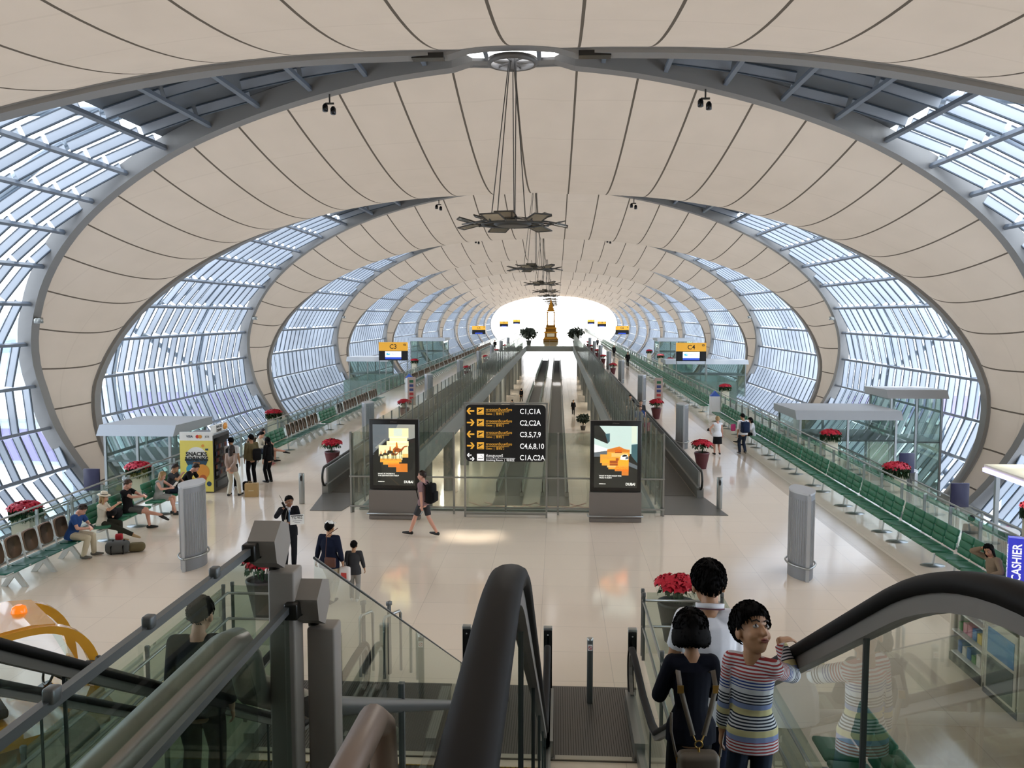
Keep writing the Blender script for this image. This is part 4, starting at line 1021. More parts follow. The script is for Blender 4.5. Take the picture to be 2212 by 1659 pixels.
# flight boards on poles over the right ramp, and one on the left
def board(x, y, label):
    t = thing('flight_board', label, 'screen', (x, y, -2.2)); b = MB(); b.box((0, .05, 1.4), (.09, .06, 2.8), STEEL); b.lathe([(.2, 0), (.2, .03)], n=14, m=STEEL); b.build('pole', parent=t)
    b = MB(); b.rbox((0, -.02, 2.45), (.55, .07, .75), .01, mat('board_navy', '#2a2a4a', .3)); b.build('display', parent=t)
board(14.6, 32.6, 'dark blue board on a pole beyond the right glass, between two planters'); board(13.9, 26.8, 'dark blue board on a pole right of the second round column')
board(-14.2, 27.8, 'dark blue board on a pole beyond the left glass, left of the blonde reader')
for x, y, lb in ((10.6, 50.0, 'white box stand with blue pointed top beside the right green benches'), (-9.6, 63.5, 'white box stand with blue pointed top beside the left benches')):
    t = thing('leaflet_stand', lb, 'stand', (x, y, 0)); b = MB(); b.box((0, 0, .55), (.55, .4, 1.1), mat('stand_white', '#d9dde2', .5)); b.build('box', parent=t)
    b = MB(); b.prism([(-.28, 1.1), (.28, 1.1), (0, 1.4)], -.2, .2, 'y', mat('stand_blue', '#3d62c0', .5)); b.build('pointed_top', parent=t)
for x, y, lb in ((7.9, 54.6, 'grey totem with coloured squares beside the third right air column'), (-7.9, 54.6, 'grey totem with coloured squares beside the third left air column')):
    t = thing('information_totem', lb, 'totem', (x, y, 0)); b = MB(); b.box((0, 0, .9), (.5, .2, 1.8), mat('totem_pink_grey', '#b5a29a', .5)); b.build('panel', parent=t)
    b = MB()
    for k in range(5): b.box((0, -.104, .45 + k * .27), (.26, .01, .17), mat('totem_c%d' % k, ['#b03a3a', '#b03a3a', '#37457a', '#37457a', '#2f6a4a'][k], .5))
    b.build('pictograms', parent=t)

# lit canopy + cashier sign, shop shelves on the right
t = thing('shop_canopy', 'cream shop canopy edged with violet light at the right picture edge', 'canopy', (13.9, 20.2, 0)); b = MB(); b.box((0, 0, 1.85), (2.6, 5.0, .14), CREAM); b.box((.4, -.4, 2.02), (1.4, 1.6, .22), CREAM); b.build('roof', parent=t)
for k in range(4): b = MB(); b.box((-.32, -1.0 + k * .3, 2.04), (.03, .1, .1), LETD); b.build('vent', parent=t)
b = MB(); b.box((-1.31, 0, 1.78), (.05, 5.0, .1), mat('violet_led', '#a9a4ff', .4, emit=2.2)); b.box((0, -2.51, 1.78), (2.6, .05, .1), MATS['violet_led']); b.build('light_strip', parent=t)
for s in (-1, 1):
    for q in (-1, 1): b = MB(); b.box((s * 1.1, q * 2.2, -.2), (.1, .1, 4.0), STEEL); b.build('post', parent=t)
t = thing('cashier_sign', 'blue upright CASHIER sign beside the woman in the tan jacket', 'sign', (10.35, 16.7, 0), R(-20)); CB = mat('cashier_blue', '#2c2f9c', .4, emit=.5)
b = MB(); b.box((0, 0, 1.05), (.3, .18, .95), CB); b.box((0, 0, .3), (.06, .06, .6), STEEL); b.lathe([(.16, 0), (.16, .02)], n=12, m=STEEL); b.build('sign_box', parent=t)
text('CASHIER', .22, LETW, t, (.0, -.095, 1.05), rot=(90, -90, 0), align='CENTER', name='lettering', bold=.004, sx=.85); text('CASHIER', .16, LETW, t, (-.155, .0, 1.05), rot=(90, -90, -90), align='CENTER', name='lettering', bold=.003, sx=1.1)
t = thing('blue_shop_sign', 'blue lit sign hanging at the right picture edge under the canopy', 'sign', (12.3, 18.6, 1.1)); b = MB(); b.rbox((0, 0, .25), (.5, .1, .8), .03, mat('blue_neon', '#4a55ff', .4, emit=1.6)); b.box((0, -.055, .25), (.36, .01, .62), CB); b.build('sign_box', parent=t)
# shelving units with goods
GOOD = ['#b33a4a', '#d9d4c8', '#3a6ea8', '#d8b83c', '#e07a3a', '#7a3f8a', '#4f8a4a', '#c97a8a']
SHB = mat('shop_cream', '#c9c3b2', .5)
def shelf_unit(label, x, y, w, d, h, rz, tiers, seed, door=False):
    t = thing('shop_cabinet', label, 'cabinet', (x, y, 0), rz); rnd = random.Random(seed)
    b = MB(); b.box((0, d / 2 - .02, h / 2), (w, .04, h), SHB); b.box((0, 0, .07), (w, d, .14), DARKW); b.box((-w / 2, 0, h / 2), (.04, d, h), SHB); b.box((w / 2, 0, h / 2), (.04, d, h), SHB); b.box((0, 0, h), (w + .04, d, .05), SHB); b.build('carcass', parent=t)
    for k in range(tiers):
        z = .16 + (h - .2) * k / tiers; b = MB(); b.box((0, 0, z), (w - .06, d - .04, .025), WHITE); b.build('shelf', parent=t)
    if door: b = MB(); b.box((0, -d / 2, h / 2), (w - .1, .02, h - .2), SHB); b.box((0, -d / 2 - .012, h * .68), (w - .25, .01, h * .3), mat('beach_poster', '#3f7fae', .5)); b.box((0, -d / 2 - .012, h * .3), (w - .25, .01, h * .38), mat('dusk_poster', '#66706a', .5)); b.build('door', parent=t)
    return t
def goods(label, x, y, rz, w, z, seed, n, kind='box'):
    rnd = random.Random(seed); grp = 'packets on the shop shelves'; c, s = math.cos(rz), math.sin(rz)
    for i in range(n):
        u = -w / 2 + w * (i + .5) / n; hh = rnd.uniform(.12, .2); ww = w / n * .85; m = MATS['goods_%d' % (rnd.randrange(8) if 'bottle' not in label else rnd.choice((0, 7, 0)))]
        k = MB()
        if kind == 'box': k.rbox((0, 0, hh / 2), (ww, .16, hh), .01, m)
        else: k.lathe([(ww * .45, 0), (ww * .45, hh * .7), (ww * .2, hh * .85), (ww * .2, hh)], n=8, m=m)
        o = k.build('packet' if kind == 'box' else 'bottle', loc=(x + c * u, y + s * u, z), rz=rz); tag(o, label, 'packet' if kind == 'box' else 'bottle', grp + ', ' + label)
for i, c in enumerate(GOOD): mat('goods_%d' % i, c, .45)
rz = R(-90)
shelf_unit('open cream shop cabinet with bright goods, farthest of the shop units', 8.35, 13.9, 1.1, .45, 1.3, rz, 3, 1)
shelf_unit('cream shop cabinet with a blue beach picture on its door', 8.3, 12.7, 1.0, .45, 1.3, rz, 2, 2, True)
shelf_unit('open cream shop shelves with boxes, nearest of the shop units', 8.0, 10.2, 2.4, .45, 1.3, rz, 3, 3)
for k, z in enumerate((.18, .56, .94)): goods('bright packet on the %s shelf of the farthest shop cabinet' % ('bottom', 'middle', 'top')[k], 8.3, 13.9, rz, .95, z, 20 + k, 6, 'box')
for k, z in enumerate((.18, .56, .94)): goods('boxed item on the %s shelf of the nearest shop unit' % ('bottom', 'middle', 'top')[k], 7.95, 10.2, rz, 2.2, z, 30 + k, 14, 'box')
goods('small bottle standing on top of the beach-picture cabinet', 8.3, 12.7, rz, .95, 1.33, 41, 8, 'bottle'); goods('small bottle standing on top of the farthest shop cabinet', 8.35, 13.9, rz, 1.0, 1.33, 42, 8, 'bottle')
t = thing('shop_counter', 'cream shop counter block with rows of red bottles on top', 'counter', (9.3, 12.6, 0)); b = MB(); b.box((0, 0, .55), (1.3, 2.4, 1.1), SHB); b.box((0, 0, .06), (1.34, 2.44, .12), DARKW); b.build('counter', parent=t)
for r_ in range(3): goods('red-capped bottle in a row on the cream shop counter', 8.85 + r_ * .16, 12.6, rz, 2.2, 1.11, 50 + r_, 14, 'bottle')

# ================================================================ yellow cart
CY_ = mat('cart_yellow', '#d99a2b', .25, coat=.6); CD = mat('cart_dark', '#2b2622', .5)
t = thing('passenger_cart', 'yellow electric passenger cart with orange beacon at the left picture edge', 'cart', (-6.0, 10.65, 0), R(45)); t.scale = (1, 1, .93)
# local: front towards +x
b = MB(); prof = [(-1.5, 1.82)] + [(.3 + .9 * math.sin(a) ** .85, .45 + 1.45 * math.cos(a) ** .6) for a in [math.pi / 2 * i / 14 for i in range(15)]] + [(.3 + .78 * math.sin(a) ** .85, .45 + 1.35 * math.cos(a) ** .6) for a in [math.pi / 2 * (14 - i) / 14 for i in range(15)]] + [(-1.5, 1.72)]
for s in (-1, 1): b.prism(prof, s * .62 - .07, s * .62 + .07, 'y', CY_, False)
b.prism([(-1.5, 1.84), (.35, 1.93), (.64, 1.88), (.62, 1.82), (.35, 1.86), (-1.5, 1.77)], -.64, .64, 'y', CY_); b.build('roof_frame', parent=t)
b = MB(); b.prism([(.9, .2), (1.25, .25), (1.3, .55), (1.15, .82), (1.02, .86), (.86, .5)], -.68, .68, 'y', CY_); b.prism([(-1.6, .25), (.95, .25), (.95, .36), (.2, .36), (.2, .6), (-1.6, .7)], -.68, .68, 'y', CY_); b.build('body', parent=t)
b = MB(); b.add([(.70, -.56, 1.7), (.70, .56, 1.7), (1.04, .56, .9), (1.04, -.56, .9)], [(0, 1, 2, 3)], glass('cart_windscreen', '#cfe3da', .12)); b.build('windscreen', parent=t)
b = MB(); b.rbox((-.2, 0, .72), (.55, 1.1, .14), .04, CD); b.rbox((-.5, 0, 1.05), (.12, 1.1, .5), .04, CD); b.build('seat', parent=t)
b = MB(); n = 16; b.tube([(.62 + .06 * math.cos(2 * math.pi * k / n), -.25 + .19 * math.sin(2 * math.pi * k / n), 1.05 + .17 * math.cos(2 * math.pi * k / n)) for k in range(n + 1)], .018, 6, BLACK); b.tube([(.62, -.25, 1.05), (1.0, -.25, .7)], .025, 6, BLACK); b.build('steering_wheel', parent=t)
for x in (-1.1, .85):
    for s in (-1, 1):
        b = MB(); n = 20; w0, w1 = s * .66, s * .8; P = [(x + .24 * math.cos(2 * math.pi * k / n), .24 + .24 * math.sin(2 * math.pi * k / n)) for k in range(n)]; b.prism(P, w0, w1, 'y', BLACK); P = [(x + .12 * math.cos(2 * math.pi * k / n), .24 + .12 * math.sin(2 * math.pi * k / n)) for k in range(n)]; b.prism(P, w0 - .005, w1 + .005, 'y', STEEL); b.build('wheel', parent=t)
b = MB(); b.lathe([(.1, 1.86), (.1, 1.93), (.085, 2.0), (.04, 2.03)], (.36, .04, .0), 14, mat('beacon_orange', '#e06a12', .2, emit=.5)); b.build('beacon', parent=t)
b = MB(); b.tube([(.98, -.7, 1.25), (1.05, -.85, 1.28)], .015, 6, BLACK); b.ball((1.08, -.93, 1.3), (.05, .12, .08), BLACK); b.build('mirror', parent=t)

# ================================================================ bridge pavilion, trees
GOLD = mat('gold_leaf', '#b9822a', .7, spec=.1); GOLDD = mat('gold_dark', '#80571d', .7, spec=.1)
t = thing('golden_pavilion', 'golden spired pavilion on a stepped base in the middle of the bridge', 'pavilion', (0, 184, 0))
b = MB()
for i, (w, z0, z1) in enumerate(((3.2, 0, .7), (2.9, .7, 1.0), (2.5, 1.0, 1.9), (2.9, 1.9, 2.2), (2.3, 2.2, 2.9), (2.6, 2.9, 3.1), (2.0, 3.1, 3.6))): b.box((0, 0, (z0 + z1) / 2), (w, w, z1 - z0), GOLD if i % 2 else GOLDD)
b.box((0, -1.26, 1.5), (1.6, .05, .7), CREAM); b.build('stepped_base', parent=t)
for s in (-1, 1):
    for q in (-1, 1): b = MB(); b.lathe([(.16, 3.6), (.13, 3.9), (.12, 6.2), (.18, 6.4)], (s * .72, q * .72, 0), 8, GOLD); b.build('pillar', parent=t)
b = MB()
for w, z0, z1 in ((2.3, 6.3, 6.45), (1.9, 6.5, 7.0), (1.5, 7.0, 7.4), (1.15, 7.4, 7.8), (.8, 7.8, 8.2)):
    b.add([(-w / 2, -w / 2, z0), (w / 2, -w / 2, z0), (w / 2, w / 2, z0), (-w / 2, w / 2, z0), (-w * .3, -w * .3, z1), (w * .3, -w * .3, z1), (w * .3, w * .3, z1), (-w * .3, w * .3, z1)], [(0, 1, 5, 4), (1, 2, 6, 5), (2, 3, 7, 6), (3, 0, 4, 7), (0, 3, 2, 1), (4, 5, 6, 7)], GOLD)
    for s in (-1, 1):
        for q in (-1, 1): b.tube([(s * w * .48, q * w * .48, z0), (s * w * .56, q * w * .56, z0 + .3)], .05, 5, GOLD, scales=[1, .2])
b.lathe([(.25, 8.1), (.18, 8.5), (.12, 8.7), (.14, 8.8), (.03, 9.6), (.01, 10.2)], n=8, m=GOLD); b.build('spired_roof', parent=t)
def tree(x, y, z, label, h=2.9, r=1.3, seed=1, nm='potted_tree'):
    rnd = random.Random(seed); t = thing(nm, label, 'tree', (x, y, z)); s = h / 2.9
    b = MB(); b.lathe([(.3 * s, 0), (.42 * s, .7 * s)], n=12, m=POTD); b.build('pot', parent=t)
    b = MB(); b.tube([(0, 0, .6 * s), (.03, 0, 1.2 * s), (0, 0, 1.7 * s)], .07 * s, 6, mat('bark', '#4a3c30', .8)); b.build('trunk', parent=t)
    g = MB(); D = mat('dark_foliage', '#2c382b', .7, noise=.3, nscale=5)
    for i in range(420):
        a, q, e = rnd.uniform(0, 6.28), rnd.random() ** .4, rnd.uniform(-1, 1); k = math.sqrt(1 - e * e); c = Vector((r * q * k * math.cos(a), r * q * k * math.sin(a), h * .68 + r * .75 * q * e)); L = .28 * s
        M = Matrix.Translation(c) @ Euler((rnd.uniform(0, 3), rnd.uniform(0, 3), a)).to_matrix().to_4x4(); g.add([(0, 0, 0), (L, L * .5, .03), (L * 1.8, 0, 0), (L, -L * .5, .03)], [(0, 1, 2, 3)], D, True, M)
    g.build('foliage', parent=t)
tree(-4.1, 166, 0, 'round dark potted tree left of the golden pavilion', 3.6, 1.5, 1); tree(4.9, 166, 0, 'round dark potted tree right of the golden pavilion', 3.6, 1.5, 2)
tree(-3.9, 84, -5, 'small potted plant on the left of the lower level', 1.8, .5, 3, 'potted_plant'); tree(3.9, 80, -5, 'small potted plant on the right of the lower level', 1.8, .5, 4, 'potted_plant')
# far end wall of the hall: mullions of the big end window
e = MB()
for k in range(-6, 7): e.box((k * 3.4, 326, 2), (.12, .12, 24), STEEL)
for z in (3.2,): e.box((0, 326, z), (46, .12, .12), STEEL)
struct(e, 'window_99')

# ================================================================ outside
CONC = mat('outer_concrete', '#aeb4ba', .7); PURP = mat('purple_panel', '#8a80a6', .6); JB = mat('jet_bridge_paint', '#b9c2cc', .5); TR = mat('outer_foliage', '#50614c', .8)
for s, nm in ((-1, 'left'), (1, 'right')):
    for i, (y, rz) in enumerate(((30, 12), (58, 5), (86, 3))):
        t = thing('jet_bridge', 'grey jet bridge outside the %s glazing, %s from the near end' % (nm, ordinal(i)), 'jet bridge', (s * 36, y, -9), R(rz) * s)
        b = MB(); b.box((0, 0, 6.0), (20, 3, 3), JB); b.box((0, 0, 7.6), (20, 3.2, .2), CONC); b.build('tunnel', parent=t)
        b = MB(); b.box((s * -4, 0, 2.2), (.8, 2.4, 4.6), JB); b.build('support', parent=t)
        b = MB(); b.box((0, -1.52, 5.9), (13, .05, 2.2), PURP); b.build('side_banner', parent=t)
    t = thing('terminal_block', 'pale terminal block far outside the %s glazing' % nm, 'building', (s * 150, 120, -9)); b = MB(); b.box((0, 0, 7), (30, 260, 14), CONC); b.build('wall', parent=t); b = MB(); b.box((-s * 15.1, 0, 7), (.2, 250, 3), mat('block_glass', '#7f93a8', .2)); b.build('window_band', parent=t)
PL = mat('aircraft_white', '#e2e4e8', .35)
def plane(x, y, rz, label):
    t = thing('airliner', label, 'airliner', (x, y, -9), rz); b = MB(); b.lathe([(.05, -24), (1.2, -22), (2.1, -18), (2.2, 8), (1.6, 16), (.3, 24)], n=16, m=PL); M = Matrix.Rotation(R(90), 4, 'Y'); b.v = [tuple(M @ Vector(v) + Vector((0, 0, 4.6))) for v in b.v]; b.build('fuselage', parent=t)
    b = MB(); b.prism([(-3, 2), (3, 2), (8, 20), (5.5, 20)], 4.2, 4.5, 'z', PL); b.prism([(-3, -2), (3, -2), (8, -20), (5.5, -20)], 4.2, 4.5, 'z', PL); b.build('wing', parent=t)
    b = MB(); b.prism([(16, 5.5), (23, 5.8), (25, 12.5), (21.5, 12.5)], -.15, .15, 'y', PURP); b.build('tail_fin', parent=t)
    b = MB(); b.box((0, 0, 1.2), (.5, 3.5, 2.5), STEELD); b.box((-17, 0, 1.2), (.4, .6, 2.5), STEELD); b.build('landing_gear', parent=t)
plane(-66, 42, R(175), 'white airliner with purple tail parked outside the left glazing'); plane(66, 40, R(5), 'white airliner with purple tail parked outside the right glazing, nearer'); plane(68, 118, R(8), 'white airliner with purple tail parked outside the right glazing, farther')
# ================================================================ people
def V3(*a): return Vector(a)
def loft(mb, pts, rx, ry=None, lat=None, n=12, rounded=True):
    """tapering tube through pts with elliptical sections and rounded ends"""
    P = [Vector(p) for p in pts]; ry = ry or rx
    d0, d1 = (P[1] - P[0]).normalized(), (P[-1] - P[-2]).normalized(); Q, X, Y, D = [], [], [], []
    dirs = [(P[min(i + 1, len(P) - 1)] - P[max(i - 1, 0)]).normalized() for i in range(len(P))]
    if rounded:
        for k in (1.0, .82, .5): c = math.sqrt(max(0, 1 - k * k)) + .02; Q.append(P[0] - d0 * k * min(rx[0], ry[0])); X.append(rx[0] * c); Y.append(ry[0] * c); D.append(d0)
    Q += P; X += list(rx); Y += list(ry); D += dirs
    if rounded:
        for k in (.5, .82, 1.0): c = math.sqrt(max(0, 1 - k * k)) + .02; Q.append(P[-1] + d1 * k * min(rx[-1], ry[-1])); X.append(rx[-1] * c); Y.append(ry[-1] * c); D.append(d1)
    vs = []
    off = 3 if rounded else 0
    for i, (q, a, b, d) in enumerate(zip(Q, X, Y, D)):
        if isinstance(lat, list): L = Vector(lat[min(max(i - off, 0), len(lat) - 1)])
        else: L = Vector(lat) if lat is not None else (V3(1, 0, 0) if abs(d.x) < .8 else V3(0, 0, 1))
        L = (L - d * L.dot(d)).normalized(); F = d.cross(L)
        vs += [q + L * a * math.cos(2 * math.pi * k / n) + F * b * math.sin(2 * math.pi * k / n) for k in range(n)]
    m = len(Q)
    fs = [(i * n + k, i * n + (k + 1) % n, (i + 1) * n + (k + 1) % n, (i + 1) * n + k) for i in range(m - 1) for k in range(n)]
    mb.add(vs, fs + [tuple(range(n))[::-1], tuple((m - 1) * n + k for k in range(n))], None, True)
def remesh(mb, voxel, smooth=3):
    me = mb.mesh('tmp'); o = bpy.data.objects.new('tmp', me)
    r = o.modifiers.new('r', 'REMESH'); r.mode = 'VOXEL'; r.voxel_size = voxel; r.use_smooth_shade = True
    s = o.modifiers.new('s', 'SMOOTH'); s.iterations = smooth; s.factor = .5
    out = bake(o); bpy.data.objects.remove(o); bpy.data.meshes.remove(me); out.materials.clear(); return out
def ik(a, b, l1, l2, pole):
    a, b = Vector(a), Vector(b); d = b - a; D = min(d.length, (l1 + l2) * .999); u = d.normalized(); b = a + u * D
    x = (l1 * l1 - l2 * l2 + D * D) / (2 * D); h = math.sqrt(max(0, l1 * l1 - x * x)); p = Vector(pole); p = (p - u * p.dot(u)).normalized()
    return a + u * x + p * h, b
SK = {'light': mat('skin_light', '#d3a083', .5), 'tan': mat('skin_tan', '#b58764', .5), 'brown': mat('skin_brown', '#8e6247', .5), 'pink': mat('skin_pink', '#cf9a84', .5)}
HC = {'black': mat('hair_black', '#080606', .75, spec=.15), 'dark': mat('hair_dark_brown', '#2b1d15', .5), 'blond': mat('hair_blond', '#a98a5c', .5), 'brown': mat('hair_brown', '#4a3222', .5)}
def cloth(name, col, **k): return mat('cloth_' + name, col, .85, spec=.2, bump=.25, nscale=9, **k)
EYW = mat('eye_white', '#a9a199', .5); EYI = mat('eye_iris', '#1d120c', .2); LIP = mat('lip', '#8d4a42', .5)
def hair_mesh(style, s):
    mb = MB(); nu, nv = 36, 22; c = V3(0, -.012, .03)
    R0 = {'bob': (.098, .112, .112)}.get(style, {'short': (.088, .107, .104), 'boy': (.090, .111, .113)}.get(style, (.088, .108, .111)))
    TH = {'short': [(0, .55), (45, .42), (66, .1), (85, -.14), (110, -.42), (140, -.66), (180, -.82)], 'boy': [(0, .30), (35, .26), (58, .02), (75, -.25), (90, -.30), (100, -.30), (130, -.62), (180, -.80)],
          'bob': [(0, .40), (45, .3), (62, -.9), (180, -1.1)], 'long': [(0, .55), (40, .45), (65, -.5), (90, -1.1), (180, -1.1)]}.get(style if style in ('short', 'boy', 'bob', 'long') else 'short')
    for j in range(nv + 1):
        th = -math.pi / 2 + math.pi * j / nv
        for i in range(nu):
            a = 2 * math.pi * i / nu; d = V3(math.cos(th) * math.sin(a), math.cos(th) * math.cos(a), math.sin(th)); az = abs(math.degrees(math.atan2(d.x, d.y)))
            for (p, x), (q, y) in zip(TH, TH[1:]):
                if az <= q: t = x + (y - x) * (az - p) / (q - p); break
            k = min(1, max(0, (d.z - t) / .10)); rr = .74 + .26 * k
            rad = 1 / math.sqrt((d.x / R0[0]) ** 2 + (d.y / R0[1]) ** 2 + (d.z / R0[2]) ** 2)
            if style == 'bob' and d.z < 0: rad *= 1 + .34 * min(1, -d.z * 1.6) * (1 if az > 60 else 0)
            v = c + d * rad * rr * (1 + .018 * math.sin(i * 5.3 + 1.7 * math.sin(j * .8)) + .01 * math.sin(j * 2.9 + i))
            if style == 'bob': v.z = max(v.z, -.062)
            mb.v.append(tuple(v * s))
    for j in range(nv):
        for i in range(nu): mb.f.append((j * nu + i, j * nu + (i + 1) % nu, (j + 1) * nu + (i + 1) % nu, (j + 1) * nu + i)); mb.m.append(0); mb.smooth.append(True)
    return mb
def person(label, loc, rz, H, P, L, voxel=.011, group=None, name='person', face=False):
    k = H / 1.75; t = thing(name, label, 'person', loc, R(rz), group)
    fem = L.get('fem', 0); hs = L.get('hs', 1.1 if not fem else 1.05) * (.6 + .4 * k); chub = L.get('chub', 1.0)
    g = lambda key, d=None: P.get(key, d)
    hip = V3(*g('hip', (0, 0, .93))) * k; ln = V3(*g('lean', (0, .02, 0))); up = V3(ln.x, ln.y, 1).normalized() if len(ln) == 3 and ln.z == 0 else ln.normalized()
    tw = R(g('twist', 0)); ht = R(g('htwist', 0)); latH = V3(math.cos(ht), math.sin(ht), 0); latS = V3(math.cos(tw), math.sin(tw), 0)
    if 'tilt' in P: latS = (latS + V3(0, 0, P['tilt'])).normalized()
    neck = hip + up * .50 * k; sw = (.175 if not fem else .155) * k * g('sw', 1); fwdS = up.cross(latS) * -1; fwdS = latS.cross(up) * -1
    sh = {s: neck - up * .045 * k + latS * s * sw for s in (-1, 1)}
    hj = {s: hip + latH * s * .09 * k * chub - V3(0, 0, .02 * k) for s in (-1, 1)}
    hy, hp, hr = [R(a) for a in g('head', (0, 0, 0))]
    HM = Matrix.Rotation(hy, 3, 'Z') @ Matrix.Rotation(hp, 3, 'X') @ Matrix.Rotation(hr, 3, 'Y')
    hc = neck + up * .045 * k + V3(0, .01 * k, 0) + HM @ V3(0, .022, .093) * hs
    fwd = V3(-math.sin(tw), math.cos(tw), 0)
    el, wr, kn, an = {}, {}, {}, {}
    for s, c in ((-1, 'L'), (1, 'R')):
        tgt = g('hand' + c, (s * .24, .05, .80)); el[s], wr[s] = ik(sh[s], V3(*tgt) * k, .285 * k, .25 * k, g('elb' + c, (s * .4, -1, -.2)))
        tgt = g('foot' + c, (s * .1, 0, .08)); kn[s], an[s] = ik(hj[s], V3(*tgt) * k, .44 * k, .43 * k, g('knee' + c, (0, 1, .05)))
    wz = (.135 if not fem else .118) * k * chub; cz = (.158 if not fem else .138) * k * chub
    tp = [hip - up * .09 * k, hip, hip + up * .14 * k, hip + up * .30 * k, hip + up * .42 * k, neck - up * .01 * k]
    trx = [.13 * k, (.158 if not fem else .165) * k * chub, wz, cz, (.15 if not fem else .13) * k, .07 * k]
    trY = [.09 * k, .105 * k * chub, .092 * k * chub, .105 * k * chub, .085 * k, .055 * k]
    lats = [latH, latH, latH.lerp(latS, .4), latS, latS, latS]
    B = MB(); loft(B, tp, trx, trY, lats, 14)
    for s in (-1, 1):
        loft(B, [sh[s] - latS * s * .07 * k, sh[s]], [.05 * k, .05 * k]); loft(B, [sh[s], (sh[s] + el[s]) / 2, el[s]], [.05 * k, .045 * k, .038 * k]); loft(B, [el[s], el[s].lerp(wr[s], .35), wr[s]], [.038 * k, .039 * k, .026 * k])
        loft(B, [hj[s], hj[s].lerp(kn[s], .5), kn[s]], [.088 * k * chub, .075 * k * chub, .053 * k]); loft(B, [kn[s], kn[s].lerp(an[s], .3), an[s]], [.052 * k, .056 * k, .036 * k])
        fy = R(g('foot_yaw' + ('L' if s < 0 else 'R'), 0)); fd = V3(*g('foot_dir' + ('L' if s < 0 else 'R'), (-math.sin(fy) + s * .12, math.cos(fy), -.12))).normalized()
        loft(B, [an[s] - V3(0, 0, .03 * k), an[s] + fd * .1 * k - V3(0, 0, .035 * k), an[s] + fd * .17 * k - V3(0, 0, .04 * k)], [.032 * k, .036 * k, .03 * k], [.03 * k, .022 * k, .014 * k])
        # hand: palm, four unequal fingers, thumb
        hd = (wr[s] - el[s]).normalized(); key = 'hdir' + ('L' if s < 0 else 'R')
        if key in P: hd = V3(*P[key]).normalized()
        pl = V3(*g('palm' + ('L' if s < 0 else 'R'), (-s * .8, 0, -.3))); pl = (pl - hd * pl.dot(hd)).normalized(); sd = hd.cross(pl).normalized() * s * (-1)
        hk = k if k > .8 else k * 1.05; cu = R(g('curl', 28)); p1 = wr[s] + hd * .09 * hk
        loft(B, [wr[s], wr[s] + hd * .04 * hk, p1], [.026 * hk, .038 * hk, .038 * hk], [.02 * hk, .015 * hk, .012 * hk], sd)
        for fi, (o, ln_) in enumerate(((-.029, .072), (-.010, .082), (.010, .076), (.028, .06))):
            b0 = p1 + sd * o * hk - hd * .01 * hk; q = [b0]; ang = cu * .6
            for w in (.42, .33, .25): q.append(q[-1] + (hd * math.cos(ang) + pl * math.sin(ang)) * ln_ * w * hk); ang += cu
            fr = max(.0085 * hk, voxel * .8); loft(B, q, [fr * 1.1, fr, fr * .95, fr * .85], n=8)
        tb = wr[s] + hd * .03 * hk - sd * .03 * hk; fr = max(.0105 * hk, voxel * .85)
        loft(B, [tb, tb + (hd * .6 - sd * .8 + pl * .3).normalized() * .035 * hk, tb + (hd * .85 - sd * .55 + pl * .5).normalized() * .062 * hk], [fr * 1.2, fr, fr * .85], n=8)
    # head
    def hp_(x, y, z): return hc + HM @ V3(x, y, z) * hs
    def blob(c, r):
        M = Matrix.Translation(hp_(*c)) @ HM.to_4x4() @ Matrix.Diagonal((r[0] * hs, r[1] * hs, r[2] * hs, 1)); B.ball((0, 0, 0), 1, None, 16, 12, M)
    blob((0, -.012, .03), (.076, .092, .093)); blob((0, .016, -.022), (.063, .070, .088)); blob((0, .038, -.078), (.036, .036, .032))
    for s in (-1, 1): blob((s * .077, -.008, -.015), (.011, .021, .031)); blob((s * .034, .05, -.03), (.026, .028, .028))
    loft(B, [hp_(0, .080, .012), hp_(0, .092, -.012), hp_(0, .098, -.026)], [.008 * hs, .010 * hs, .014 * hs], n=8); loft(B, [hp_(-.02, .084, -.056), hp_(.02, .084, -.056)], [.008 * hs, .008 * hs], n=8)
    nr = (.052 if not fem else .043) * k * g('nr', 1); loft(B, [neck - up * .03 * k, neck + up * .05 * k, hp_(0, -.018, -.05)], [nr * 1.15, nr, nr * .98])
    sk = SK[L.get('skin', 'tan')]
    me = remesh(B, voxel); me.materials.append(sk); o = bpy.data.objects.new('body', me); C.objects.link(o); o.parent = t
    HMs = Matrix.Translation(hc) @ HM.to_4x4()
    # hair
    st = L.get('hair', 'short'); hm = hair_mesh(st, hs); hb = MB(); hb.add([HMs @ Vector(v) for v in hm.v], hm.f, None, True)
    if st == 'long':
        e = hp_(0, -.06, .0); loft(hb, [e, e + V3(0, -.03, -.1) * hs, e + V3(0, -.03 + g('hairy', 0), -.24) * hs], [.078, .08, .045], [.05, .04, .025], HM @ V3(1, 0, 0))
        for s in (-1, 1): loft(hb, [hp_(s * .07, .0, .03), hp_(s * .08, .01, -.06), hp_(s * .075, .01, -.17)], [.022, .026, .014], n=8)
    if st == 'bun': hb.ball(tuple(hp_(0, -.09, .09)), .035)
    if st == 'tail': loft(hb, [hp_(0, -.1, .03), hp_(0, -.13, -.04), hp_(0, -.11, -.14)], [.025, .03, .012], n=8)
    rnd = random.Random(int(H * 1000)); crown = V3(0, -.3, .95).normalized(); N_ = (1400 if voxel < .008 else 260 if voxel < .013 else 0) if st != 'bun' else 200
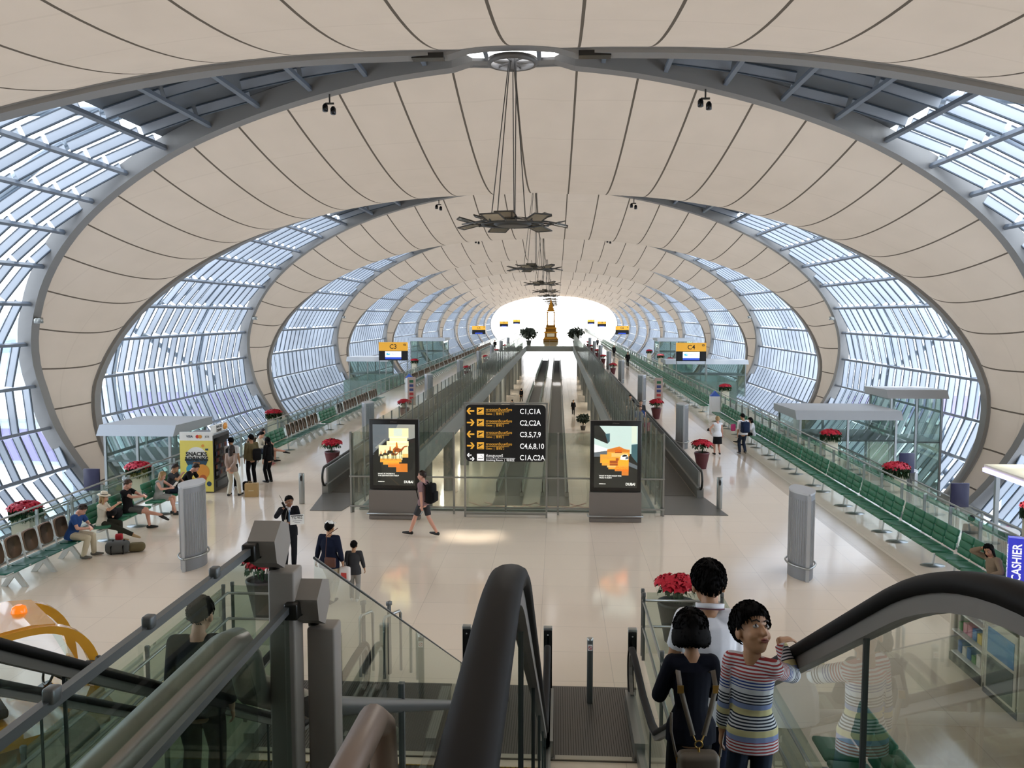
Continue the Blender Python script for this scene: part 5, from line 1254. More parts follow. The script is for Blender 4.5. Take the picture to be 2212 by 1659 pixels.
    for _ in range(N_):
        i = rnd.randrange(len(hm.v)); p = Vector(hm.v[i]) / hs - V3(0, -.012, .03)
        if p.length < .082: continue
        d = p.normalized(); tn = (d - crown).normalized(); tn = (tn - d * tn.dot(d)); tn = tn.normalized() if tn.length > .01 else V3(0, 1, 0); sd_ = d.cross(tn); ln_ = rnd.uniform(.02, .045); tn = (tn + sd_ * rnd.uniform(-.35, .35)).normalized()
        q0 = p * .99 + sd_ * rnd.uniform(-.01, .01); q1 = q0 + tn * ln_ * .5 + d * .004; q2 = q0 + tn * ln_ - d * (.004 + ln_ * ln_ * 3); w_ = .0035
        if st == 'bob' and q2.z + .03 < -.07: q2.z = -.1
        P4 = [q0 - sd_ * w_, q0 + sd_ * w_, q1 + sd_ * w_ * .8, q2, q1 - sd_ * w_ * .8]
        hb.add([HMs @ ((v + V3(0, -.012, .03)) * hs) for v in P4], [(0, 1, 2, 3, 4)], None, True)
    o = hb.build('hair', HC[L.get('hcol', 'black')], t)
    # face details
    for s in (-1, 1):
        e = MB(); e.add([HMs @ (Vector(v) * hs) for v in MB().ball((s * .030, .0725, .010), (.0145, .013, .0085), None, 12, 8).v], MB().ball((0, 0, 0), 1, None, 12, 8).f, EYW, True)
        gx, gz = g('gaze', (0, 0)); e.add([HMs @ (Vector(v) * hs) for v in MB().ball((s * .030 + gx, .0835 - abs(gx) * .25, .010 + gz), (.0072, .0036, .0075), None, 10, 6).v], MB().ball((0, 0, 0), 1, None, 10, 6).f, EYI, True); e.build('eye', parent=t)
    br = MB()
    for s in (-1, 1): loft(br, [hp_(s * .014, .084, .032), hp_(s * .03, .084, .039), hp_(s * .047, .072, .034)], [.004 * hs, .0045 * hs, .003 * hs], n=6)
    br.build('eyebrows', HC['dark'], t)
    lp = MB(); loft(lp, [hp_(-.021, .0865, -.056), hp_(-.008, .0935, -.053), hp_(.008, .0935, -.053), hp_(.021, .0865, -.056)], [.003 * hs, .006 * hs, .006 * hs, .003 * hs], n=8)
    loft(lp, [hp_(-.016, .087, -.062), hp_(0, .093, -.064), hp_(.016, .087, -.062)], [.003 * hs, .006 * hs, .003 * hs], n=8); lp.build('lips', LIP, t)
    # clothes
    th = L.get('thick', .014) * k
    if 'top' in L:
        m, sl = L['top']; S = MB(); hem = L.get('hem', .10) * k; lo = hip - up * hem
        tq = [lo] + tp[1:5] + [neck - up * .022 * k]; hx = max(trx[1] * 1.04 + th * 1.3, .178 * k * chub + th * 1.9)
        loft(S, tq, [hx, hx * .98] + [x + th for x in trx[2:5]] + [.075 * k], [trY[1] * 1.1 + th * 1.7, trY[1] * 1.06 + th * 1.5] + [y + th for y in trY[2:5]] + [.062 * k], lats, 16, False)
        for s in (-1, 1):
            loft(S, [sh[s] - latS * s * .08 * k - up * .0 * k, sh[s]], [.052 * k + th, .052 * k + th * .8])
            if sl > 0:
                f = min(1, sl * 2); loft(S, [sh[s], sh[s].lerp(el[s], f)], [.052 * k + th, .044 * k + th * (1.3 if sl < .6 else 1)], rounded=sl > .5)
                if sl > .5: e2 = el[s].lerp(wr[s], (sl - .5) * 2); loft(S, [el[s], el[s].lerp(e2, .4), e2], [.043 * k + th, .042 * k + th, .031 * k + th * .8], rounded=False)
        me = remesh(S, voxel * (1 if voxel < .008 else 1.1), 2)
        if L.get('stripe'):
            at = me.attributes.new('stripe', 'FLOAT', 'POINT'); vals = []
            segs = [(s, a, b, base) for s in (-1, 1) for a, b, base in ((sh[s], el[s], 0), (el[s], wr[s], .285 * k))]
            for v in me.vertices:
                p = v.co; best = None
                for s, a, b, base in segs:
                    d = b - a; u = max(0, min(1, (p - a).dot(d) / d.length_squared)); q = a + d * u; ds = (p - q).length
                    if best is None or ds < best[0]: best = (ds, base + u * d.length, u)
                w = (p - hip).dot(up); onarm = best[0] < .062 * k + th and (p - neck).dot(latS) * 1 and abs((p - neck).dot(latS)) > .135 * k and best[1] > .02
                vals.append((.50 * k - w + .02) if not onarm else best[1] + .02)
            at.data.foreach_set('value', vals)
        me.materials.append(m); o = bpy.data.objects.new(L.get('topname', 'shirt'), me); C.objects.link(o); o.parent = t
    if 'collar' in L:
        S = MB(); c = neck + up * .018 * k
        ring = [c + (latS * math.cos(a) * .078 + fwd * math.sin(a) * .07) * k + up * (.012 * k - .02 * k * math.sin(a)) for a in [2 * math.pi * i / 24 for i in range(25)]]
        S.sweep(ring, [(-.004, -.02 * k), (.006, -.02 * k), (.008, .016 * k), (-.004, .018 * k)], L['collar'], up=up)
        if L.get('collar_band'): S.sweep([p - up * .014 * k for p in ring], [(-.009, -.004), (.011, -.004), (.011, .003), (-.009, .003)], L['collar_band'], up=up); 
        S.build('collar', parent=t)
    bk, bm_ = L.get('bottom', (None, None))
    if bk:
        S = MB(); loft(S, [hip - up * .02 * k, hip + up * .05 * k, hip + up * .10 * k], [trx[1] + th * .4, trx[1] + th * .3, trx[2] + th * .4], [trY[1] + th * .4, trY[1] + th * .3, trY[2] + th * .4], latH, 16)
        if bk == 'skirt':
            z = L.get('skirt', .42) * k; loft(S, [hip + V3(0, 0, .05) * k, hip - V3(0, 0, .1) * k, hip - V3(0, 0, z)], [trx[1] + th, trx[1] + th * 1.6, trx[1] + th * 3], [trY[1] + th, trY[1] + th * 2, trY[1] + th * 3.5], latH, 18, False)
        else:
            f = {'trousers': 1, 'shorts': 0, 'capri': .5}[bk]; wd = L.get('wide', 1)
            for s in (-1, 1):
                e = kn[s] if f else hj[s].lerp(kn[s], .86); loft(S, [hj[s], hj[s].lerp(e, .5), e], [.088 * k * chub + th * .35, .08 * k * chub + th * .7, (.056 * k + th) * (1.15 if not f else wd ** .5)], rounded=bool(f))
                if f: a2 = kn[s].lerp(an[s] - V3(0, 0, .02 * k), f); loft(S, [kn[s], kn[s].lerp(a2, .35), a2], [.056 * k + th * wd, .056 * k + th * wd, (.045 * k + th * .9) * wd], rounded=False)
        me = remesh(S, voxel * (1 if voxel < .008 else 1.1), 2); me.materials.append(bm_); o = bpy.data.objects.new({'skirt': 'skirt', 'shorts': 'shorts'}.get(bk, 'trousers'), me); C.objects.link(o); o.parent = t
    if 'shoes' in L:
        for s in (-1, 1):
            fy = R(g('foot_yaw' + ('L' if s < 0 else 'R'), 0)); fd = V3(*g('foot_dir' + ('L' if s < 0 else 'R'), (-math.sin(fy) + s * .12, math.cos(fy), 0))).normalized(); b0 = an[s] - V3(0, 0, .035 * k)
            S = MB(); S.mats = [L['shoes']]; loft(S, [b0 - fd * .05 * k, b0 + fd * .03 * k, b0 + fd * .12 * k, b0 + fd * .20 * k], [.034 * k, .04 * k, .045 * k, .034 * k], [.045 * k, .045 * k, .036 * k, .024 * k], fd.cross(V3(0, 0, 1)))
            S.build('shoe', parent=t)
    t['_'] = 0; del t['_']
    J = dict(hip=hip, neck=neck, sh=sh, el=el, wr=wr, kn=kn, an=an, hc=hc, HM=HM, up=up, k=k, hs=hs, lat=latS, fwd=fwd, hp=hp_, HMs=HMs)
    J['W'] = Matrix.Translation(loc) @ Matrix.Rotation(R(rz), 4, 'Z')
    return t, J
def held(J, mb, name, label, cat, at, rot=(0, 0, 0)):
    """something carried, placed at a point given in the carrier's frame"""
    M = J['W']; o = mb.build(name) if isinstance(mb, MB) else mb
    o.matrix_world = M @ Matrix.Translation(at) @ Euler([R(a) for a in rot]).to_matrix().to_4x4()
    return tag(o, label, cat)
def phone(J, label, at, rot=(60, 0, 0)):
    b = MB(); b.rbox((0, 0, 0), (.075, .01, .145), .006, BLACKG); b.box((0, -.006, 0), (.066, .002, .13), SCRW); return held(J, b, 'phone', label, 'phone', at, rot)
def backpack(J, label, m, size=(.30, .17, .44), drop=.0, m2=None):
    w, d, h = size; k = J['k']; t = thing('backpack', label, 'backpack'); c = J['neck'] - J['up'] * (h / 2 + .03 + drop) - J['fwd'] * (d / 2 + .13 * k)
    R3 = Matrix((J['lat'], J['fwd'], J['up'])).transposed().to_4x4()
    t.matrix_world = J['W'] @ Matrix.Translation(c) @ R3
    b = MB(); b.rbox((0, 0, 0), (w, d, h), .06, m, seg=4); b.build('bag_body', parent=t)
    b = MB(); b.rbox((0, -d / 2 - .02, -h * .15), (w * .75, .07, h * .5), .03, m2 or m, seg=3); b.build('front_pocket', parent=t)
    for s in (-1, 1):
        b = MB(); x = s * w * .33; b.sweep([(x, d / 2, h * .35), (x, d / 2 + .08 * k, h * .53), (x, d / 2 + .2 * k, h * .46), (x * 1.1, d / 2 + .28 * k, h * .15), (x * 1.25, d / 2 + .2 * k, -h * .3), (x * 1.2, d / 2, -h * .4)], [(-.025, -.006), (.025, -.006), (.025, .006), (-.025, .006)], m, up=(1, 0, 0)) if 0 else b.tube([(x, d / 2 - .03, h * .35), (x, d / 2 + .08 * k, h * .52), (x, d / 2 + .2 * k, h * .46), (x * 1.1, d / 2 + .27 * k, h * .15), (x * 1.3, d / 2 + .2 * k, -h * .3), (x * 1.2, d / 2 - .02, -h * .4)], .016, 6, m); b.build('strap', parent=t)
    b = MB(); b.tube([(-.04, 0, h / 2), (-.03, 0, h / 2 + .035), (.03, 0, h / 2 + .035), (.04, 0, h / 2)], .008, 6, m); b.build('top_handle', parent=t)
    return t
STAND = dict(); 
def walk(f=.28, **k): d = dict(footL=(-.09, f, .09), footR=(.09, -f, .13), handL=(-.27, -.08, .82), handR=(.27, .18, .85)); d.update(k); return d
def sit(**k): d = dict(hip=(0, 0, .55), lean=(0, .06, 0), handL=(-.1, .34, .72), handR=(.1, .34, .72), footL=(-.11, .44, .08), footR=(.11, .46, .08), elbL=(-1, -.4, -.3), elbR=(1, -.4, -.3)); d.update(k); return d
c_ = {k: cloth(k, v) for k, v in dict(white='#e4e4e8', navy='#151c30', black='#151416', blue='#2c4a80', khaki='#c9bda2', dkhaki='#6e6448', grey='#5b5c5a', lgrey='#9a9a96', dgreen='#32332a', cream='#ddd4c2', tan='#85745f', jeans='#27303f', pinkg='#8c7173', pink='#c2457a', suit='#16171c', tweed='#a08c80', dgrey='#3a3b3e', offwhite='#cfc9b8').items()}
SHB_, SHW, SHG = mat('shoe_black', '#141414', .5), mat('shoe_white', '#dcdcdc', .5), mat('shoe_grey', '#6d6a62', .6)

# ---- the three riders on the escalator
def step_z(y): return zline(y) 
yM, yG, yB = 4.9, 4.15, 3.72
t, J = person('person in a white polo shirt with dark collar stripe, seen from behind on the escalator', (2.37, yM, step_z(yM) - .02), -4, 1.68, dict(sw=.84, lean=(.02, .05, 0), head=(8, -12, 0), handL=(-.14, .30, 1.05), handR=(.2, .2, .85), elbL=(-.5, -1, -.6)),
    dict(skin='tan', top=(c_['white'], .36), collar=c_['white'], collar_band=mat('collar_maroon', '#5a2a35', .8), bottom=('trousers', c_['navy']), shoes=SHB_, hem=.16, hair='short', chub=.95, hs=1.14), .0075)
phone(J, 'white phone held low by the person in the white polo shirt', J['wr'][-1] + V3(-.02, .1, .03), (75, 0, 20))
t, J = person('person with black bob hair, navy top and a small backpack, on the escalator', (2.16, yG, step_z(yG) - .02), 3, 1.19, dict(lean=(0, .03, 0), head=(-4, -16, 0), handL=(-.12, .30, 1.12), handR=(.1, .32, 1.1), elbL=(-.5, -.2, -1), elbR=(.5, -.2, -1), nr=1.12, sw=.9),
    dict(skin='tan', fem=1, hs=1.0, chub=.9, hair='bob', top=(cloth('girl_navy', '#11131f'), .98), bottom=('trousers', c_['black']), shoes=SHB_, hem=.12, topname='jumper'), .006)
# her taupe backpack
bpM = mat('taupe_leather', '#6e6153', .5, noise=.1); BR = mat('brass', '#b08a4a', .3, .8)
bp = thing('backpack', 'small taupe leather backpack on the back of the bob-haired rider', 'backpack'); W_ = J['W']; c = J['neck'] - J['up'] * .47 - J['fwd'] * .165; bp.matrix_world = W_ @ Matrix.Translation(c)
b = MB(); b.rbox((0, 0, -.02), (.20, .10, .19), .035, bpM, seg=4); b.build('bag_body', parent=bp)
b = MB(); b.rbox((0, -.035, .02), (.19, .06, .13), .028, bpM, seg=4); b.build('flap', parent=bp)
for s in (-1, 1): b = MB(); b.rbox((s * .05, -.055, -.075), (.085, .045, .07), .018, bpM, seg=3); b.build('pocket', parent=bp)
b = MB()
for s in (-1, 1): b.ball((s * .06, -.08, -.055), (.005, .004, .005), BR)
b.ball((0, -.068, -.01), (.006, .004, .006), BR); b.build('studs', parent=bp)
b = MB(); n = 16; b.tube([(.018 * math.cos(2 * math.pi * i / n), -.01, .115 + .018 * math.sin(2 * math.pi * i / n)) for i in range(n + 1)], .004, 6, BR); b.tube([(0, -.01, .10), (0, -.02, .07)], .006, 6, BR)
for s in (-1, 1): b.tube([(s * .012, -.01, .125), (s * .026, 0, .155)], .004, 6, BR); b.tube([(s * .10, .0, .02), (s * .104, .0, .06)], .005, 6, BR)
b.build('ring', parent=bp)
for s in (-1, 1):
    b = MB(); sx = s * .095; P_ = [(s * .026, .0, .155), (s * .06, .01, .28), (s * .085, .03, .38), (s * .085, .09, .435), (s * .08, .15, .40)]
    b.sweep(P_, [(-.012, -.003), (.012, -.003), (.012, .003), (-.012, .003)], bpM, up=(0, 1, 0)); b.tube([(s * .104, .0, .05), (s * .125, .03, .16), (s * .12, .06, .24)], .007, 6, bpM); b.build('strap', parent=bp)
    b = MB(); b.box((s * .0845, .022, .372), (.03, .006, .036), BR, rot=(-12, 0, 0)); b.build('buckle', parent=bp)
b = MB(); b.tube([(.03, -.07, -.06), (.035, -.085, -.12)], .004, 5, bpM); b.lathe([(.006, .0), (.012, -.02), (.02, -.08)], (.035, -.088, -.12), 8, bpM); b.lathe([(.006, .0), (.012, -.02), (.02, -.08)], (.02, -.088, -.13), 8, bpM); b.build('tassel', parent=bp)
# striped shirt material driven by distance along the body / sleeve
def stripes():
    m = bpy.data.materials.new('striped_knit'); m.use_nodes = True; nt = m.node_tree; b = nt.nodes['Principled BSDF']; N = nt.nodes.new; K = nt.links.new
    at = N('ShaderNodeAttribute'); at.attribute_name = 'stripe'
    def ramp(st):
        r = N('ShaderNodeValToRGB'); r.color_ramp.interpolation = 'CONSTANT'; e = r.color_ramp.elements; e[0].position = 0; e[0].color = lin(st[0][1]); e[1].position = st[1][0]; e[1].color = lin(st[1][1])
        for p, c in st[2:]: q = e.new(p); q.color = lin(c)
        K(at.outputs['Fac'], r.inputs[0]); return r
    RD, BL, NV, YE, LB = '#a63a3c', '#2c3f86', '#222838', '#cfc593', '#8492bd'
    col = ramp([(0, RD), (.10, BL), (.15, NV), (.205, LB), (.23, YE), (.255, NV), (.32, YE), (.345, LB), (.37, RD), (.43, BL), (.465, NV), (.56, NV)])
    sol = ramp([(0, '#000000'), (.205, '#ffffff'), (.255, '#000000'), (.32, '#ffffff'), (.37, '#000000')])
    blank = ramp([(0, '#ffffff'), (.135, '#000000'), (.16, '#ffffff'), (.465, '#000000'), (.495, '#ffffff'), (.56, '#000000')])
    mu = N('ShaderNodeMath'); mu.operation = 'MULTIPLY'; mu.inputs[1].default_value = 72; K(at.outputs['Fac'], mu.inputs[0]); fr = N('ShaderNodeMath'); fr.operation = 'FRACT'; K(mu.outputs[0], fr.inputs[0])
    gt = N('ShaderNodeMath'); gt.operation = 'GREATER_THAN'; gt.inputs[1].default_value = .52; K(fr.outputs[0], gt.inputs[0]); mx = N('ShaderNodeMath'); mx.operation = 'MAXIMUM'; K(gt.outputs[0], mx.inputs[0]); K(sol.outputs[0], mx.inputs[1])
    mb_ = N('ShaderNodeMath'); mb_.operation = 'MULTIPLY'; K(mx.outputs[0], mb_.inputs[0]); K(blank.outputs[0], mb_.inputs[1])
    mix = N('ShaderNodeMix'); mix.data_type = 'RGBA'; mix.inputs[6].default_value = lin('#dadbe0'); K(mb_.outputs[0], mix.inputs[0]); K(col.outputs[0], mix.inputs[7]); K(mix.outputs[2], b.inputs['Base Color']); b.inputs['Roughness'].default_value = .9
    return m
t, J = person('person in a striped shirt looking up over the shoulder, hand on the handrail', (2.36, yB, step_z(yB) - .02), -2, 1.10, dict(lean=(-.02, .02, 0), twist=-28, sw=.82, head=(-152, 26, -10), gaze=(.004, .004), handR=(.235, .28, 1.46), handL=(-.2, .1, .8), elbR=(.7, 0, -1), hdirR=(.85, .4, .0), palmR=(.1, .1, -1), curl=22, nr=1.15),
    dict(skin='tan', hs=1.08, chub=.84, hair='boy', hcol='black', top=(stripes(), .94), stripe=1, bottom=('trousers', c_['jeans']), shoes=SHW, hem=.15, thick=.018), .0055)
# ---- left seats
BX = -10.12
t, J = person('seated person in a blue short-sleeved shirt and khaki trousers bent over a phone', (BX, 19.6, 0), -90, 1.78, sit(lean=(0, .32, 0), head=(0, -42, 0), handL=(-.05, .42, .70), handR=(.05, .42, .70), footL=(-.16, .42, .08), footR=(.16, .34, .08)),
    dict(skin='pink', hcol='dark', top=(c_['blue'], .34), bottom=('trousers', c_['khaki']), shoes=SHG, chub=1.08))
phone(J, 'phone in the hands of the seated person in the blue shirt', (0, .50 , .76), (50, 0, 0))
t, J = person('seated person in a white straw hat with crossed legs beside the one in blue', (BX, 20.95, 0), -90, 1.68, sit(lean=(0, .05, 0), head=(10, -8, 0), handR=(-.02, .42, 1.02), elbR=(1, .2, -.9), handL=(-.1, .25, .72), footL=(-.08, .44, .08), footR=(-.05, .80, .22), kneeR=(0, .2, 1), foot_dirR=(0, 1, -.3)),
    dict(skin='light', fem=1, hair='long', hcol='blond', top=(c_['cream'], .4), bottom=('trousers', c_['dgreen']), shoes=mat('sandal_gold', '#b39b74', .5)))
b = MB(); b.lathe([(.001, .085), (.06, .088), (.085, .07), (.093, .0), (.16, -.012), (.165, -.006), (.093, .012)], n=24, m=mat('straw', '#e6dcc6', .8)); b.lathe([(.0945, .002), (.0935, .03)], n=24, m=BLACK, cap=False); held(J, b, 'straw_hat', 'white straw hat with a black band on the seated person with crossed legs', 'hat', J['hp'](0, -.01, .085), (-10, 0, 0))
b = MB(); b.rbox((0, 0, 0), (.34, .2, .16), .06, c_['black'], seg=3); b.tube([(-.12, 0, .07), (-.06, 0, .14), (.06, 0, .14), (.12, 0, .07)], .01, 6, c_['black']); held(J, b, 'handbag', 'black handbag on the lap of the person in the straw hat', 'handbag', (-.12, .2, .74), (0, 0, 15))
t, J = person('seated person in black T-shirt and grey shorts, one leg crossed, looking at a phone', (BX, 22.3, 0), -90, 1.82, sit(lean=(0, -.12, 0), head=(0, -25, 0), handL=(-.05, .40, .86), handR=(.05, .40, .88), footL=(-.1, .50, .08), footR=(-.12, .92, .34), kneeR=(0, .15, 1), foot_dirR=(0, 1, -.5)),
    dict(skin='pink', hcol='brown', top=(c_['black'], .3), bottom=('shorts', c_['grey']), shoes=SHB_)); phone(J, 'phone held by the person in the black T-shirt with crossed leg', (0, .49, .96))
b = MB(); b.rbox((0, 0, .13), (.3, .5, .26), .1, c_['black'], seg=4); b.tube([(0, -.15, .24), (0, 0, .31), (0, .15, .24)], .012, 6, c_['black']); tag(b.build('duffel_bag', loc=(BX + .02, 21.55, .46), rz=.2), 'black soft bag lying on the green seat between the hat wearer and the black T-shirt', 'bag')
t, J = person('seated blonde person reading a white book', (BX, 24.05, 0), -90, 1.68, sit(lean=(0, .12, 0), head=(0, -28, 0), handL=(-.12, .40, .82), handR=(.12, .40, .82), footL=(-.08, .40, .08), footR=(.1, .56, .08)),
    dict(skin='pink', fem=1, hair='long', hcol='blond', top=(c_['lgrey'], .02), bottom=('shorts', c_['lgrey']), shoes=SHB_))
b = MB()
for s in (-1, 1): b.box((s * .055, 0, 0), (.11, .012, .17), WHITE, rot=(0, 0, s * 14))
held(J, b, 'book', 'open white book held by the blonde reader', 'book', (0, .50, .88), (-40, 0, 0))
t, J = person('seated person in a grey T-shirt and dark jeans beside the blonde reader', (BX, 24.85, 0), -90, 1.8, sit(lean=(0, .15, 0), head=(-8, -25, 0), handL=(-.1, .38, .70), handR=(.02, .36, 1.0), elbR=(1, .3, -.8), footL=(-.1, .46, .08), footR=(.12, .50, .08)),
    dict(skin='tan', hcol='dark', top=(c_['dgrey'], .36), bottom=('trousers', c_['jeans']), shoes=SHB_))
t, J = person('seated person in black leaning far forward behind the grey lens-shaped column', (BX, 25.65, 0), -90, 1.8, sit(lean=(0, .75, 0), head=(0, -40, 0), handL=(-.1, .52, .62), handR=(.08, .54, .66), footL=(-.12, .4, .08), footR=(.12, .44, .08)),
    dict(skin='pink', hcol='dark', top=(c_['black'], .4), bottom=('trousers', c_['black']), shoes=SHB_))
# rucksack on the floor
t = thing('rucksack', 'large grey and black rucksack lying on the floor by the khaki trousers', 'rucksack', (-9.2, 19.95, 0), .3)
b = MB(); b.rbox((0, 0, .16), (.55, .34, .3), .11, c_['grey'], seg=4); b.rbox((.42, .05, .12), (.4, .26, .22), .1, c_['dkhaki'], seg=4); b.build('bag_body', parent=t)
b = MB(); b.tube([(-.12, -.18, .02), (-.12, -.19, .2), (-.1, 0, .33), (-.1, .17, .2)], .016, 6, c_['black']); b.tube([(.15, -.18, .02), (.15, -.19, .2), (.15, 0, .33), (.15, .17, .2)], .016, 6, c_['black']); b.build('strap', parent=t)
b = MB(); b.rbox((.0, .2, .36), (.18, .1, .16), .04, mat('red_pouch', '#b3202a', .6)); b.build('pouch', parent=t)
b = MB(); b.lathe([(.035, 0), (.045, .12)], n=12, m=WHITE); tag(b.build('paper_cup', loc=(-9.45, 24.5, 0)), 'white paper cup on the floor near the readers', 'cup')
# ---- around the vending machine
t, J = person('standing person in a white T-shirt with a dark backpack at the vending machine', (-9.35, 27.75, 0), 12, 1.76, dict(lean=(-.02, .04, 0), head=(30, -15, 0)), dict(skin='tan', top=(c_['white'], .36), bottom=('trousers', c_['black']), shoes=SHW))
backpack(J, 'dark grey backpack on the person in white at the vending machine', cloth('pack_dark', '#25272b'))
t, J = person('standing person in an olive shirt with a black shoulder bag by the vending machine', (-8.95, 28.5, 0), 40, 1.76, dict(head=(25, 0, 0), lean=(0, .02, 0)), dict(skin='tan', top=(c_['dkhaki'], .9), bottom=('trousers', c_['black']), shoes=SHB_))
b = MB(); b.rbox((0, 0, 0), (.3, .18, .42), .09, c_['black'], seg=4); held(J, b, 'shoulder_bag', 'black shoulder bag on the back of the person in olive', 'bag', J['neck'] - J['up'] * .38 - J['fwd'] * .24 + J['lat'] * .1)
t, J = person('standing person in a tweed jacket and cream trousers, hands behind the back', (-8.92, 26.6, 0), -8, 1.68, dict(handL=(.0, -.2, .93), handR=(.05, -.21, .97), elbL=(-1, -.2, 0), elbR=(1, -.2, 0), footL=(-.13, 0, .08), footR=(.2, .12, .08), head=(10, 5, 0)), dict(skin='light', fem=1, hair='long', hcol='dark', top=(c_['tweed'], .9), bottom=('trousers', c_['offwhite']), shoes=SHB_, wide=1.15, topname='jacket'))
t, J = person('standing person in black half hidden behind the olive shirt and the tweed jacket', (-8.5, 28.9, 0), 60, 1.6, dict(), dict(skin='light', fem=1, hair='long', top=(c_['black'], .9), bottom=('trousers', c_['black']), shoes=SHB_))
b = MB(); b.prism([(-.2, -.12), (.2, -.12), (.2, .12), (-.2, .12)], 0, .42, 'z', mat('kraft_paper', '#b89a68', .7)); b.tube([(-.08, -.12, .4), (-.07, -.13, .5), (.07, -.13, .5), (.08, -.12, .4)], .006, 5, mat('kraft_paper', '#b89a68')); b.box((0, -.122, .2), (.16, .004, .02), CREAM); tag(b.build('paper_bag', loc=(-8.28, 26.6, 0), rz=.15), 'brown paper shopping bag standing on the floor by the cream trousers', 'paper bag')
b = MB(); b.rbox((0, 0, .15), (.3, .2, .3), .05, c_['black']); tag(b.build('tote_bag', loc=(-8.75, 27.5, 0)), 'black bag on the floor between the vending machine and the tweed jacket', 'bag')
t, J = person('seated person in a striped light jacket and dark jeans just beyond the vending group', (BX, 32.3, 0), -90, 1.75, sit(lean=(0, .2, 0), head=(0, -30, 0)), dict(skin='light', hair='tail', fem=1, top=(c_['offwhite'], .9), bottom=('trousers', c_['jeans']), shoes=mat('shoe_pink', '#b06a6a', .5)), .014)
t, J = person('seated person in pale clothes with a bare leg crossed, beyond the vending group', (BX, 32.95, 0), -90, 1.75, sit(lean=(0, -.1, 0), head=(0, -15, 0), footR=(-.1, .85, .42), kneeR=(0, .1, 1), foot_dirR=(0, 1, -.2)), dict(skin='pink', hcol='dark', top=(c_['lgrey'], .4), bottom=('shorts', c_['lgrey']), shoes=SHB_), .014)
# ---- middle of the floor
t, J = person('standing person in a dark suit with a radio and a white TG 952 sign', (-4.66, 19.05, 0), 205, 1.72, dict(lean=(0, 0, 0), head=(12, -14, 0), handR=(.13, .14, 1.44), elbR=(1, .2, -.9), handL=(-.02, .34, 1.15), elbL=(-1, -.3, -.5), palmL=(0, -1, .3)), dict(skin='brown', top=(c_['suit'], .93), bottom=('trousers', c_['suit']), shoes=SHB_, hem=.18, collar=c_['white'], topname='suit_jacket'), .009)
b = MB(); loft(b, [J['neck'] + V3(0, .07, -.02), J['neck'] + V3(0, .112, -.12)], [.04, .012], [.012, .01], V3(1, 0, 0)); tt = b.build('shirt_front', c_['white'], t); b = MB(); b.prism([(-.012, -.04), (.012, -.04), (.022, -.3), (0, -.33), (-.022, -.3)], .118, .126, 'y', mat('tie_blue', '#5c7fa6', .5)); o = b.build('tie', parent=t); o.location = J['neck']
b = MB(); b.rbox((0, 0, 0), (.05, .03, .14), .008, BLACKG); b.tube([(-.015, 0, .07), (-.015, 0, .24)], .005, 5, BLACKG); held(J, b, 'radio', 'black hand radio with a long aerial at the ear of the suited person', 'radio', J['wr'][1] + V3(.0, .05, .09), (10, 25, 0))
sg = thing('paper_sign', 'white TG 952 paper sign held by the suited person', 'sign'); sg.matrix_world = J['W'] @ Matrix.Translation((-.13, .43, 1.2)) @ Matrix.Rotation(R(180), 4, 'Z') @ Matrix.Rotation(R(-8), 4, 'X')
b = MB(); b.box((0, 0, 0), (.31, .005, .22), WHITE); b.box((0, -.004, .085), (.27, .003, .018), LETD); b.box((0, -.004, -.03), (.2, .002, .008), LETD); b.box((0, -.004, -.07), (.12, .002, .008), LETD); b.build('sheet', parent=sg); text('TG 952', .075, LETD, sg, (0, -.005, .035), align='CENTER', name='flight_lettering', bold=.001)
b = MB(); b.box((0, 0, 0), (.06, .006, .09), WHITE); b.tube([(0, 0, .04), (-.03, -.02, .25)], .003, 4, WHITE); held(J, b, 'name_badge', 'white name badge hanging on the dark suit jacket', 'badge', J['neck'] + V3(.09, .14, -.3))
t, J = person('walking person in a navy jacket and white cap, seen from behind', (-3.06, 16.6, 0), -12, 1.72, walk(.12, handL=(-.32, .05, .86), handR=(.3, .02, .82)), dict(skin='tan', top=(c_['navy'], .9), bottom=('trousers', c_['khaki']), shoes=SHB_, hem=.16, hair='short', topname='jacket', chub=1.1), .009)
b = MB(); b.lathe([(.001, .085), (.05, .078), (.082, .045), (.09, .0)], n=20, m=WHITE, cap=False); b.box((0, .13, .005), (.13, .11, .008), WHITE); held(J, b, 'cap', 'white cap on the walking person in the navy jacket', 'cap', J['hp'](0, -.012, .06)); 
b = MB(); b.rbox((0, 0, 0), (.24, .07, .2), .03, mat('brown_leather', '#5b3324', .5)); b.tube([(-.1, 0, .08), (-.12, .1, .5), (.1, .16, .66)], .008, 5, mat('brown_leather', '#5b3324')); held(J, b, 'shoulder_bag', 'brown leather bag at the hip of the person in the navy jacket', 'bag', (.12, -.2, .92))
b = MB(); b.rbox((0, 0, 0), (.22, .12, .3), .04, mat('plastic_bag', '#e3dcd6', .4)); b.box((0, -.062, -.02), (.12, .003, .12), mat('bag_print_red', '#c23c34', .5)); b.tube([(-.03, 0, .14), (0, 0, .24), (.03, 0, .14)], .006, 5, MATS['plastic_bag']); held(J, b, 'plastic_bag', 'white and red plastic bag carried between the two walkers', 'bag', (.33, .02, .64))
t, J = person('small person in a dark grey shirt walking beside the white cap', (-2.6, 16.75, 0), 5, 1.28, walk(.1, handL=(-.25, .02, .85)), dict(skin='tan', hs=.92, top=(c_['dgrey'], .9), bottom=('trousers', c_['lgrey']), shoes=SHW, hem=.14), .009)
